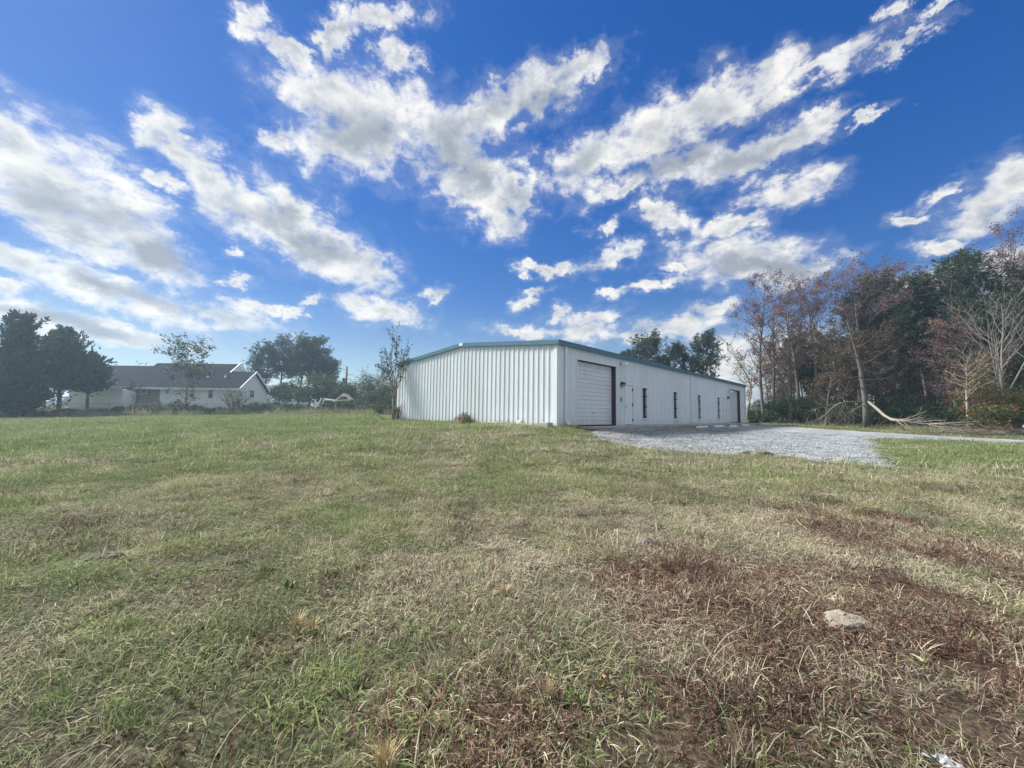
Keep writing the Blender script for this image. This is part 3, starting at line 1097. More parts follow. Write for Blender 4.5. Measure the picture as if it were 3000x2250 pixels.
    for di, (a, b, h) in enumerate(DOORS):
        d = thing('entry_door', None, None)
        d.parent = B
        frame(a, b, 0.003, h, 0.055, 0.05, deep=0.05).build('door_frame', M['white'], d)
        MB().box(a + 0.012, b - 0.012, -0.012, 0.035, 0.045, h - 0.012, 0.004).build('door_leaf', M['white'], d)
        MB().box(a, b, -0.05, 0.06, 0.002, 0.043).build('threshold', M['grey'], d)
        left = di == 0
        hx = a + 0.09 if left else b - 0.09
        k = MB()
        k.box(hx - 0.03, hx + 0.03, -0.022, -0.012, 0.98, 1.10, 0.003)
        k.tube([(hx, -0.012, 1.05), (hx, -0.065, 1.05), (hx + (0.13 if left else -0.13), -0.068, 1.045)], 0.011, 6)
        k.build('lever_handle', M['grey'], d)
        for z in (0.28, 1.15, 2.0):
            hxx = b + 0.0 if left else a - 0.0
            MB().box(hxx - 0.022, hxx + 0.022, -0.058, -0.014, z - 0.09, z + 0.09).build('hinge', M['black'], d)
    for (a, b) in WINS:
        wn = thing('window', None, None)
        wn.parent = B
        frame(a, b, 0.40, 2.20, 0.055, 0.055, sill=False, deep=0.10).build('window_frame', M['white'], wn)
        MB().box(a - 0.075, b + 0.075, -0.085, 0.10, 0.345, 0.40).build('window_sill', M['white'], wn)
        MB().box(a, b, 0.06, 0.075, 0.40, 2.20).build('pane', M['darkglass'], wn)
        st = MB()
        for z in (0.46, 1.08, 1.70, 2.14):
            st.box(b - 0.006, b + 0.010, -0.060, 0.055, z - 0.025, z + 0.025)
        st.box(a, a + 0.014, 0.04, 0.06, 0.40, 2.20)
        st.box(b - 0.014, b, 0.041, 0.06, 0.40, 2.20)
        st.build('glazing_clip', M['black'], wn)
    for u in (0.57, 16.40, 31.78):
        ds = MB()
        ds.box(u - 0.05, u + 0.05, -0.13, -0.046, 0.22, 3.62, 0.008)
        ds.beam((u, -0.088, 0.26), (u + 0.02, -0.33, 0.075), 0.10, 0.082)
        ds.build('downspout', M['white'], B)
    for u in (5.74, 25.98):
        fl = thing('flood_light', None, None)
        fl.parent = B
        z = 3.37 if u < 10 else 2.90
        MB().box(u - 0.05, u + 0.05, -0.085, -0.036, z - 0.06, z + 0.05, 0.01).build('mount_box', M['grey'], fl)
        for sx, dz in ((0.20, 0.04), (0.06, -0.05)):
            h = MB()
            p0, p1 = np.array((u + 0.02, -0.09, z)), np.array((u + sx, -0.22, z + dz))
            h.tube([p0, p1], 0.018, 6)
            dr = np.array((0.75, -0.55, -0.2 + dz))
            dr /= np.linalg.norm(dr)
            h.tube([p1 - dr * 0.03, p1, p1 + dr * 0.06, p1 + dr * 0.16], [0.03, 0.05, 0.062, 0.095], 10)
            h.build('lamp_head', M['white'], fl)
    for u, z in ((5.90, 2.24), (25.80, 2.30)):
        wl = thing('wall_light', None, None)
        wl.parent = B
        bk = MB()
        bk.box(u - 0.13, u + 0.13, -0.06, -0.036, z - 0.13, z + 0.13)
        bk.add([(u - 0.13, -0.06, z + 0.13), (u + 0.13, -0.06, z + 0.13), (u + 0.13, -0.20, z + 0.10), (u - 0.13, -0.20, z + 0.10),
                (u - 0.13, -0.06, z - 0.02), (u + 0.13, -0.06, z - 0.02), (u + 0.13, -0.20, z - 0.0), (u - 0.13, -0.20, z - 0.0)],
               [(0, 1, 2, 3), (0, 3, 7, 4), (1, 5, 6, 2), (3, 2, 6, 7)])
        bk.build('light_housing', M['bronze'], wl)
        MB().box(u - 0.115, u + 0.115, -0.185, -0.062, z - 0.12, z - 0.012, 0.015).build('light_lens', M['lens'], wl)
    kb = thing('key_box', None, None)
    kb.parent = B
    MB().box(5.755, 5.84, -0.075, -0.036, 1.30, 1.55, 0.01).build('box_body', M['grey'], kb)
    MB().box(5.77, 5.825, -0.082, -0.075, 1.34, 1.42).build('box_cover', M['black'], kb)
    MB().box(30.93, 31.03, -0.08, -0.036, 1.55, 1.70, 0.01).build('meter_box', M['grey'], B)
    sp = MB()
    sp.tube([(13.59, -0.03, 0.17), (13.59, -0.12, 0.17), (13.59, -0.15, 0.12)], 0.016, 6)
    sp.tube([(13.54, -0.09, 0.205), (13.64, -0.09, 0.205)], 0.012, 6)
    sp.build('water_spigot', M['grey'], B)
    # dark interior lining keeps daylight from showing through the sheets
    MB().box(0.05, BL - 0.05, 0.31, BW - 0.05, 0.0, 3.60).build('inner_lining', M['black'], B)

    # concrete apron along the front, broken by control joints
    for k in range(8):
        u0, u1 = 1.25 + k * 3.93, 1.25 + (k + 1) * 3.93 - 0.012
        mb = MB().box(u0, u1, -1.16 + 0.01 * (k % 3), -0.05, -0.26, 0.0, 0.012)
        me = mb.mesh('apron_slab')
        o = link('apron_slab', me, M['concrete'], None, (BA[0], BA[1], BZ - 0.004 - 0.002 * (k % 2)), (0, 0, math.pi / 2 - TH))
        tag(o, kind='structure')


# ------------------------------------------------------------------ the house beyond the hedge
def build_house():
    Y0 = 52.0
    hx = lambda px: float(at(px, 1150, Y0)[0])
    hz = lambda py, px=600: float(at(px, py, Y0)[2])
    x_r, x_l = hx(700), hx(368)
    zg = 1.2
    z_e = hz(1131, 600)
    H = thing('white_house', 'single storey white and taupe house with dark shingle roof beyond the hedge', 'house', (0, 0, 0))

    def siding(name, m, p0, p1, z0, ztop, nrm, lap=0.2):
        """lap siding between plan points p0, p1; ztop(s) height along 0..1"""
        mb = MB()
        p0, p1 = np.array(p0, float), np.array(p1, float)
        nrm = np.array(nrm, float)
        zmax = max(ztop(t) for t in np.linspace(0, 1, 21))
        z = z0
        while z < zmax - 1e-3:
            zt = min(z + lap, zmax)
            ts = [t for t in np.linspace(0, 1, 81) if ztop(t) >= z]
            ts2 = [t for t in np.linspace(0, 1, 81) if ztop(t) >= zt - 1e-6]
            if not ts:
                break
            if not ts2:
                tm = (ts[0] + ts[-1]) / 2
                ts2 = [tm, tm]
            a, b, c, d = ts[0], ts[-1], ts2[-1], ts2[0]
            P = lambda t, o, zz: (*(p0 + (p1 - p0) * t + nrm * o), zz)
            mb.add([P(a, 0.03, z), P(b, 0.03, z), P(c, 0.006, zt), P(d, 0.006, zt), P(a, 0.0, z), P(b, 0.0, z)], [(0, 1, 2, 3), (4, 5, 1, 0)])
            z = zt
        return tag(mb.build(name, m, H), kind='stuff')

    flat = lambda h: (lambda t: h)
    x_m = hx(472)
    yb = 57.5
    siding('white_siding', M['hwall'], (x_m, Y0), (x_r, Y0), zg, flat(z_e), (0, -1))
    siding('taupe_siding', M['taupe'], (x_l, Y0 + 0.4), (x_m, Y0 + 0.4), zg, flat(z_e), (0, -1))
    ygm = (Y0 + yb) / 2
    z_a = z_e + 2.35
    gab = lambda t: z_e + (z_a - z_e) * (1 - abs(2 * t - 1))
    siding('gable_siding', M['hwall'], (x_r, Y0), (x_r, yb), zg, gab, (1, 0))
    for (x, y) in ((x_r, Y0), (x_r, yb), (x_m, Y0), (x_l, Y0 + 0.35)):
        MB().box(x - 0.08, x + 0.05, y - 0.06, y + 0.08, zg, z_e - 0.01).build('corner_board', M['white'], H)
    # wing roof
    ov = 0.45
    sl = (z_a - z_e) / (ygm - Y0)
    xw = hx(703) - 4.0
    x_rr = x_r + 0.4

    def slab(name, pts, m, th=0.14):
        pts = np.array(pts, float)
        n = np.cross(pts[1] - pts[0], pts[2] - pts[0])
        n /= np.linalg.norm(n)
        k = len(pts)
        v = np.vstack([pts, pts - n * th])
        mb = MB()
        top = [tuple(range(k))]
        sides = [(i, i + k, (i + 1) % k + k, (i + 1) % k) for i in range(k)]
        if k == 4:
            mb.add(v, top + [(7, 6, 5, 4)] + sides)
        else:
            mb.add(v, sides, [(0, 1, 2), (5, 4, 3)])
        return mb.build(name, m, H)

    yo = Y0 - ov
    zo = z_e - ov * sl + 0.12
    za = z_a + 0.16
    # main body: taller ridge further back, front slope flush with the wing's
    yr, zr = 56.3, float(at(600, 1065.5, 56.3)[2])
    sl2 = (zr - zo) / (yr - yo)
    z_at = lambda y: zo + sl2 * (y - yo)
    xl_main = float(at(461, 1070, yr)[0])
    xr_main = float(at(703, 1070, yr)[0])
    zw = z_at(ygm)
    r1 = slab('roof', [(xl_main, yo, zo), (xr_main, yo, zo), (xr_main, yr, zr), (xl_main, yr, zr)], M['shingle'])
    slab('roof', [(xr_main, yr, zr), (xr_main, yr + 4.8, zo), (xl_main, yr + 4.8, zo), (xl_main, yr, zr)], M['shingle'])
    slab('roof', [(xr_main + 0.004, yo, zo - 0.003), (x_rr, yo, zo - 0.003), (x_rr, ygm, zw), (xr_main + 0.004, ygm, zw)], M['shingle'])
    slab('roof', [(x_rr, ygm, zw), (x_rr, yb + ov, zo), (xr_main - 2, yb + ov, zo), (xr_main - 2, ygm, zw)], M['shingle'])
    # lower left body with a hipped end
    yl, zl = 55.9, float(at(400, 1071.5, 55.9)[2])
    xh = float(at(322, 1071.5, yl)[0])
    xe = float(at(276, 1122, yo)[0])
    slab('roof', [(xe, yo - 0.002, zo - 0.005), (xl_main - 0.004, yo - 0.002, zo - 0.005), (xl_main - 0.004, yl, zl), (xh, yl, zl)], M['shingle'])
    slab('roof', [(xl_main, yl, zl), (xl_main, yl + 4.5, zo), (xe, yl + 4.5, zo), (xh, yl, zl)], M['shingle'])
    slab('roof', [(xe, yl + 4.5, zo), (xe, yo, zo), (xh, yl, zl)], M['shingle'])
    # white gable of the main body showing above the wing
    mb = MB()
    mb.beam((xr_main + 0.1, yr - 1.9, zr - 1.9 * sl2 + 0.05), (xr_main + 0.1, yr, zr + 0.05), 0.08, 0.22)
    mb.beam((xr_main + 0.1, yr, zr + 0.05), (xr_main + 0.1, yr + 4.4, zo + 0.2), 0.08, 0.22)
    mb.build('gable_trim', M['white'], H)
    mb = MB()
    mb.add([(xr_main + 0.02, yr - 4.5, zr - 4.5 * sl2), (xr_main + 0.02, yr + 4.5, zr - 4.5 * sl2), (xr_main + 0.02, yr, zr - 0.02)], None, [(0, 1, 2)])
    mb.build('gable_wall', M['hwall'], H)
    # fascia, rake boards, soffit
    MB().box(x_l - 0.2, x_rr, yo - 0.05, yo + 0.0, zo - 0.26, zo + 0.0).build('fascia_board', M['white'], H)
    MB().box(x_l, x_rr - 0.1, yo, Y0 + 0.3, zo - 0.27, zo - 0.23).build('soffit', M['white'], H)
    mb = MB()
    mb.beam((x_rr + 0.04, yo - 0.05, zo - 0.10), (x_rr + 0.04, ygm, zw - 0.07), 0.06, 0.24)
    mb.build('rake_board', M['white'], H)
    mb = MB()
    mb.beam((x_rr + 0.04, ygm, zw - 0.07), (x_rr + 0.04, yb + ov, zo - 0.10), 0.06, 0.24)
    mb.build('rake_board', M['white'], H)
    MB().lathe([(0.0, 0.06), (0.24, 0.05), (0.27, 0.0)], 14).build('round_vent', M['white'], H, loc=(x_r + 0.03, ygm - 0.1, z_a - 0.75), rot=(0, math.pi / 2, 0))

    def window(px0, px1, py0, py1, face='f', grille=True):
        w = thing('window', None, None)
        w.parent = H
        if face == 'f':
            a, b, z0, z1 = hx(px0), hx(px1), hz(py1, px0), hz(py0, px0)
            P = lambda s0, s1, d0, d1, q0, q1: MB().box(s0, s1, Y0 - d1, Y0 - d0, q0, q1)
        else:
            f = lambda px: x_r * FPX / (px - 1500)          # depth along the gable end
            a, b = f(px0), f(px1)
            z0, z1 = float(at(px0, py1, a)[2]), float(at(px0, py0, a)[2])
            P = lambda s0, s1, d0, d1, q0, q1: MB().box(x_r + d0, x_r + d1, s0, s1, q0, q1)
        fr = MB()
        for bx in ((a - 0.08, a), (b, b + 0.08)):
            m_ = P(bx[0], bx[1], 0.0, 0.07, z0, z1)
            fr.add(m_.v[0], m_.q[0])
        for q in ((z1, z1 + 0.09), (z0 - 0.09, z0)):
            m_ = P(a - 0.08, b + 0.08, 0.0, 0.072, q[0], q[1])
            fr.add(m_.v[0], m_.q[0])
        fr.build('window_frame', M['white'], w)
        P(a, b, 0.0, 0.035, z0, z1).build('pane', M['hglass'], w)
        if grille:
            g = MB()
            zm = (z0 + z1) / 2
            for q0, q1, s0, s1 in ((zm - 0.03, zm + 0.03, a, b), (zm, z1, (2 * a + b) / 3 - 0.012, (2 * a + b) / 3 + 0.012), (zm, z1, (a + 2 * b) / 3 - 0.012, (a + 2 * b) / 3 + 0.012),
                                   ((zm + z1) / 2 - 0.012, (zm + z1) / 2 + 0.012, a, b)):
                m_ = P(s0, s1, 0.035, 0.05, q0, q1)
                g.add(m_.v[0], m_.q[0])
            g.build('muntin', M['white'], w)

    window(413, 431, 1136, 1152, grille=False)
    window(557, 570, 1138, 1164)
    window(612, 625, 1139, 1166)
    window(731, 743, 1144, 1163, 'g')
    d = thing('back_door', None, None)
    d.parent = H
    a, b = hx(483), hx(508)
    MB().box(a, b, Y0 - 0.08, Y0 - 0.02, zg, hz(1134)).build('door_leaf', M['white'], d)
    for z0, z1 in ((1138.5, 1146), (1147, 1153.5)):
        MB().box(a + 0.28, a + 0.55, Y0 - 0.095, Y0 - 0.08, hz(z1), hz(z0)).build('pane', M['darkglass'], d)
    for px, py in ((612, 1095), (661, 1099)):
        y = 53.6
        p = at(px, py, y)
        z = z_at(y)
        v = MB().tube([(p[0], y, z - 0.05), (p[0], y, z + 0.32)], 0.09, 8)
        v.lathe([(0.18, -0.02), (0.12, 0.05), (0.09, 0.10)], 10, (p[0], y, z))
        v.build('roof_vent', M['white'], H)
    # low garage wing at the left
    Yg = 50.2
    ga, gb = float(at(202, 1160, Yg)[0]), float(at(358, 1160, Yg)[0])
    zt = float(at(300, 1141.5, Yg)[2])
    sid = siding('garage_siding', M['hwall'], (ga, Yg), (gb, Yg), 0.6, flat(zt), (0, -1), 0.28)
    MB().box(ga - 0.2, gb + 0.1, Yg - 0.28, Yg - 0.22, zt - 0.02, zt + 0.22).build('fascia_board', M['white'], H)
    slab('roof', [(ga - 0.2, Yg - 0.22, zt + 0.2), (gb + 0.1, Yg - 0.22, zt + 0.2), (gb + 0.1, Yg + 1.75, z_e - 0.1), (ga - 0.2, Yg + 1.75, z_e - 0.1)], M['shingle'])
    MB().box(gb - 0.02, gb + 0.03, Yg, Yg + 1.8, 0.6, zt).build('side_wall', M['hwall'], H)


def build_haze():
    """thin veil added to stand in for lens glare: one closed box of even air round the whole place"""
    m = bpy.data.materials.new('haze')
    m.use_nodes = True
    nt = m.node_tree
    nt.nodes.remove(nt.nodes['Principled BSDF'])
    v = nt.nodes.new('ShaderNodeVolumePrincipled')
    v.inputs['Color'].default_value = (0.55, 0.78, 1.0, 1)  # bluish scatter imitates lens glare over the far trees
    v.inputs['Density'].default_value = 0.0011
    v.inputs['Anisotropy'].default_value = 0.45
    nt.links.new(v.outputs[0], nt.nodes['Material Output'].inputs['Volume'])
    o = MB().box(-1600, 1600, -1600, 1600, -2.5, 24.0).build('haze', m)
    tag(o, kind='stuff')


build_haze()
build_ground()
build_gravel()
build_metal_building()
build_house()

# ------------------------------------------------------------------ trees and shrubs
def unit(v):
    v = np.asarray(v, float)
    return v / (np.linalg.norm(v) + 1e-12)


def limb(rng, p, d, length, n, wander, lift):
    """a wandering line from p along d"""
    pts = [np.array(p, float)]
    d = unit(d)
    for _ in range(n):
        d = unit(d + rng.normal(0, wander, 3) + np.array((0, 0, lift)))
        pts.append(pts[-1] + d * length / n)
    return np.array(pts)


def along(pts, t):
    s = t * (len(pts) - 1)
    i = min(int(s), len(pts) - 2)
    f = s - i
    return pts[i] * (1 - f) + pts[i + 1] * f, unit(pts[i + 1] - pts[i])


def side_dir(rng, d, ang, az=None):
    """a direction at angle ang from d"""
    az = rng.uniform(0, 2 * math.pi) if az is None else az
    ref = np.array((1.0, 0, 0)) if abs(d[0]) < 0.8 else np.array((0, 1.0, 0))
    s = unit(np.cross(d, ref))
    t = np.cross(d, s)
    return unit(d * math.cos(ang) + (s * math.cos(az) + t * math.sin(az)) * math.sin(ang))


def leaf_cards(rng, P, size, var, aspect=0.62, droop=0.0, nrm=None):
    """one folded quad per leaf clump; returns verts, tris, var"""
    n = len(P)
    a = rng.normal(0, 1, (n, 3))
    a[:, 2] -= droop
    a /= np.linalg.norm(a, axis=1)[:, None] + 1e-9
    b = rng.normal(0, 1, (n, 3))
    b -= a * (a * b).sum(1)[:, None]
    b /= np.linalg.norm(b, axis=1)[:, None] + 1e-9
    c = np.cross(a, b)
    s = (np.broadcast_to(size, (n,)) * rng.uniform(0.65, 1.35, n))[:, None]
    v = np.stack([P, P + a * s * 0.5 + b * s * aspect * 0.5 + c * s * 0.10, P + a * s, P + a * s * 0.5 - b * s * aspect * 0.5 + c * s * 0.10], 1)
    i = np.arange(n)[:, None] * 4
    q = i + np.array([[0, 1, 2, 3]])
    t = np.concatenate([q[:, [0, 1, 2]], q[:, [0, 2, 3]]])
    return v.reshape(-1, 3), t, np.repeat(var, 4)


def crown_mesh(name, groups):
    V, T, A, n = [], [], [], 0
    for v, t, a in groups:
        V.append(v)
        T.append(t + n)
        A.append(a)
        n += len(v)
    return mesh_np(name, np.concatenate(V), None, np.concatenate(T), {'var': np.concatenate(A)})


def fit_height(h, *meshes):
    """bring trunk and crown together to the height the tree stands at"""
    top = 0
    arr = []
    for me in meshes:
        if me is None:
            continue
        a = np.empty(len(me.vertices) * 3, np.float32)
        me.vertices.foreach_get('co', a)
        arr.append((me, a))
        z = np.sort(a[2::3])
        top = max(top, float(z[int(len(z) * 0.9985)]))
    for me, a in arr:
        a[2::3] *= h / top
        me.vertices.foreach_set('co', a)
        me.update()
    return meshes


def broadleaf(seed, h, base=0.3, spread=0.16, nb=34, leaves=5200, size=0.20, lean=(0, 0), r0=0.0, leafy=(0.25, 1.0), up=0.9, twigs=5, wander=0.10, fork=0, gap=0.45):
    """trunk mesh and crown mesh of a broad-leaved tree; leaves hang in clumps along the twigs"""
    rng = np.random.default_rng(seed)
    mb = MB()
    r0 = r0 or h * 0.011 + 0.03
    n = 12
    tr = [np.zeros(3)]
    d = unit((lean[0], lean[1], 1))
    for i in range(n):
        d = unit(d + np.append(rng.normal(0, 0.035, 2), 0.03))
        tr.append(tr[-1] + d * h / n)
    tr = np.array(tr)
    tr *= np.array((1, 1, h / tr[-1][2]))
    tt = np.linspace(0, 1, n + 1)
    rad = r0 * (1 - 0.92 * tt ** 0.9)
    rad[0] *= 1.35
    mb.tube(tr, rad, 7, cap=False)
    P = []
    stems = [(tr, rad, base)]
    for f in range(fork):
        t = rng.uniform(base * 0.5, base + 0.12)
        p, dd = along(tr, t)
        pl = limb(rng, p, side_dir(rng, dd, rng.uniform(0.25, 0.5)), h * (1 - t) * rng.uniform(0.75, 0.95), 9, 0.06, 0.10)
        rr = np.linspace(np.interp(t, tt, rad) * 0.7, 0.012, 10)
        mb.tube(pl, rr, 6, cap=False)
        stems.append((pl, rr, 0.25))
    for b in range(nb):
        st, sr, sb = stems[b % len(stems)]
        t = sb + (1 - sb) * ((b + rng.uniform(0, 1)) / nb) ** 0.85
        t = min(t, 0.985)
        p, dd = along(st, t)
        prof = math.sin(math.pi * min(1, 0.18 + 0.82 * (1 - (t - sb) / (1 - sb)) ** 0.75)) ** 0.6
        ln = h * spread * (0.45 + 0.75 * prof) * rng.uniform(0.6, 1.25)
        pl = limb(rng, p, side_dir(rng, dd, rng.uniform(0.6, 1.15)), ln, 5, wander, 0.10 * up)
        br = min(0.5 * np.interp(t, np.linspace(0, 1, len(sr)), sr), 0.022 * ln + 0.012)
        mb.tube(pl, np.linspace(br, 0.008, 6), 5, cap=False)
        for k in range(twigs):
            u = rng.uniform(0.25, 1.0)
            q, qd = along(pl, u)
            tl = limb(rng, q, side_dir(rng, qd, rng.uniform(0.4, 1.0)), ln * rng.uniform(0.22, 0.5), 3, 0.16, 0.08 * up)
            mb.tube(tl, np.linspace(0.011, 0.005, 4), 3, cap=False)
            if leafy[0] <= t <= leafy[1] and rng.random() > gap * 0.5:
                P.append(tl)
            if rng.random() < 0.35 and twigs > 3:
                q2, qd2 = along(tl, 0.6)
                t2 = limb(rng, q2, side_dir(rng, qd2, 0.7), ln * 0.2, 2, 0.18, 0.05)
                mb.tube(t2, np.linspace(0.007, 0.004, 3), 3, cap=False)
                P.append(t2)
    tm = mb.mesh('trunk', True)
    if leaves <= 0 or not P:
        return fit_height(h, tm, None)
    per = rng.gamma(1.3, 1, len(P))
    per = np.maximum(1, (per / per.sum() * leaves)).astype(int)
    pts, var = [], []
    for tl, c in zip(P, per):
        base_v = rng.uniform(0.1, 0.9)
        for u in rng.uniform(0.15, 1.08, c):
            q, _ = along(tl, min(u, 0.999))
            pts.append(q + rng.normal(0, 0.10 + size * 0.35, 3))
            var.append(np.clip(base_v + rng.normal(0, 0.16), 0, 1))
    return fit_height(h, tm, crown_mesh('crown', [leaf_cards(rng, np.array(pts), size, np.array(var), droop=0.4)]))


def pine(seed, h, base=0.55, spread=0.17, nb=46, tuft=0.42, lean=(0, 0), r0=0.0, dead=8, flat=False):
    """a loblolly-like pine: bare bole, a few dead snags, needle tufts at the branch ends"""
    rng = np.random.default_rng(seed)
    mb = MB()
    r0 = r0 or h * 0.010 + 0.04
    n = 12
    tr = [np.zeros(3)]
    d = unit((lean[0], lean[1], 1))
    for i in range(n):
        d = unit(d + np.append(rng.normal(0, 0.025, 2), 0.04))
        tr.append(tr[-1] + d * h / n)
    tr = np.array(tr)
    tr *= np.array((1, 1, h / tr[-1][2]))
    tt = np.linspace(0, 1, n + 1)
    rad = r0 * (1 - 0.85 * tt)
    rad[0] *= 1.3
    mb.tube(tr, rad, 7, cap=False)
    for k in range(dead):
        t = rng.uniform(0.2, base)
        p, dd = along(tr, t)
        mb.tube(limb(rng, p, side_dir(rng, dd, rng.uniform(1.2, 1.6)), h * rng.uniform(0.03, 0.09), 3, 0.15, -0.02), np.linspace(0.02, 0.006, 4), 3, cap=False)
    C, D = [], []
    for b in range(nb):
        f = (b + rng.uniform(0, 1)) / nb
        t = min(base + (1 - base) * f, 0.99)
        p, dd = along(tr, t)
        prof = (0.35 + 0.65 * math.sin(math.pi * (0.25 + 0.72 * f))) if not flat else (0.55 + 0.45 * math.sin(math.pi * (0.15 + 0.7 * f)))
        ln = h * spread * prof * rng.uniform(0.65, 1.2)
        pl = limb(rng, p, side_dir(rng, dd, rng.uniform(1.0, 1.5) - 0.5 * f), ln, 5, 0.10, 0.09)
        mb.tube(pl, np.linspace(0.012 + 0.016 * ln, 0.010, 6), 4, cap=False)
        C.append(pl[-1]); D.append(unit(pl[-1] - pl[-2]))
        for k in range(int(5 + ln * 4.2)):
            u = rng.uniform(0.30, 1.0)
            q, qd = along(pl, u)
            tl = limb(rng, q, side_dir(rng, qd, rng.uniform(0.4, 1.1)), 0.25 + ln * rng.uniform(0.12, 0.36), 2, 0.15, 0.14)
            mb.tube(tl, np.linspace(0.010, 0.006, 3), 3, cap=False)
            C.append(tl[-1]); D.append(unit(tl[-1] - tl[-2]))
            if rng.random() < 0.6:
                C.append(tl[1]); D.append(unit(tl[-1] - tl[0]))
    C, D = np.array(C), np.array(D)
    m = len(C)
    K = 12
    nd = rng.normal(0, 1, (m, K, 3)) * 0.75 + D[:, None] * 0.9 + np.array((0, 0, 0.15))
    nd /= np.linalg.norm(nd, axis=2)[..., None]
    ln = tuft * rng.uniform(0.6, 1.15, (m, K, 1))
    sd = np.cross(nd, rng.normal(0, 1, (m, K, 3)))
    sd /= np.linalg.norm(sd, axis=2)[..., None]
    C0 = C[:, None] + rng.normal(0, 0.03, (m, K, 3))
    v = np.stack([C0 - sd * 0.016, C0 + sd * 0.016, C0 + nd * ln * 0.6 + sd * 0.030, C0 + nd * ln, C0 + nd * ln * 0.6 - sd * 0.030], 2).reshape(-1, 3)
    i = np.arange(m * K)[:, None] * 5
    t = np.concatenate([i + np.array([[0, 1, 2]]), i + np.array([[0, 2, 4]]), i + np.array([[4, 2, 3]])])
    var = np.clip(np.repeat(np.clip(rng.normal(0.48, 0.2, m), 0, 1), K * 5) + np.repeat(rng.normal(0, 0.10, m * K), 5), 0, 1)
    return fit_height(h, mb.mesh('trunk', True), crown_mesh('crown', [(v, t, var)]))


def cedar(seed, h, spread=0.32, base=0.06, nb=150, dens=1.0, conic=1.0):
    """a red cedar: branches to the ground, fine upswept sprays, ragged outline"""
    rng = np.random.default_rng(seed)
    mb = MB()
    tr = limb(rng, (0, 0, 0), (0, 0, 1), h * 0.97, 10, 0.02, 0.05)
    mb.tube(tr, np.linspace(h * 0.018 + 0.05, 0.015, 11), 7, cap=False)
    pts, dirs, vv = [], [], []
    for b in range(nb):
        f = ((b + rng.uniform(0, 1)) / nb) ** 0.9
        t = min(base + (1 - base) * f, 0.985)
        p, dd = along(tr, t)
        prof = (1 - f) ** conic * 0.85 + 0.13
        ln = h * spread * prof * rng.uniform(0.4, 1.0) * (1.55 if rng.random() < 0.22 else 1.0)
        pl = limb(rng, p, side_dir(rng, np.array((0, 0, 1.0)), rng.uniform(1.0, 1.5) - 0.4 * f), ln, 5, 0.10, 0.12)
        mb.tube(pl, np.linspace(0.010 + 0.012 * ln, 0.006, 6), 4, cap=False)
        bv = rng.uniform(0.2, 0.8)
        for k in range(int((10 + ln * 17) * dens)):
            u = rng.uniform(0.12, 1.02)
            q, qd = along(pl, min(u, 0.999))
            off = rng.normal(0, 0.08 + 0.11 * ln * (1.05 - u), 3) * np.array((1, 1, 0.75))
            pts.append(q + off)
            dirs.append(unit(qd * 0.8 + off * 0.8 + np.array((0, 0, 0.55)) + rng.normal(0, 0.35, 3)))
            vv.append(np.clip(bv + rng.normal(0, 0.18), 0, 1))
    P, D = np.array(pts), np.array(dirs)
    m = len(P)
    s = np.cross(D, rng.normal(0, 1, (m, 3)))
    s /= np.linalg.norm(s, axis=1)[:, None]
    ln = rng.uniform(0.22, 0.55, (m, 1))
    w = ln * 0.22
    v = np.stack([P, P + D * ln * 0.55 + s * w, P + D * ln, P + D * ln * 0.5 - s * w], 1).reshape(-1, 3)
    i = np.arange(m)[:, None] * 4
    t = np.concatenate([i + np.array([[0, 1, 2]]), i + np.array([[0, 2, 3]])])
    return fit_height(h, mb.mesh('trunk', True), crown_mesh('crown', [(v, t, np.repeat(np.array(vv), 4))]))


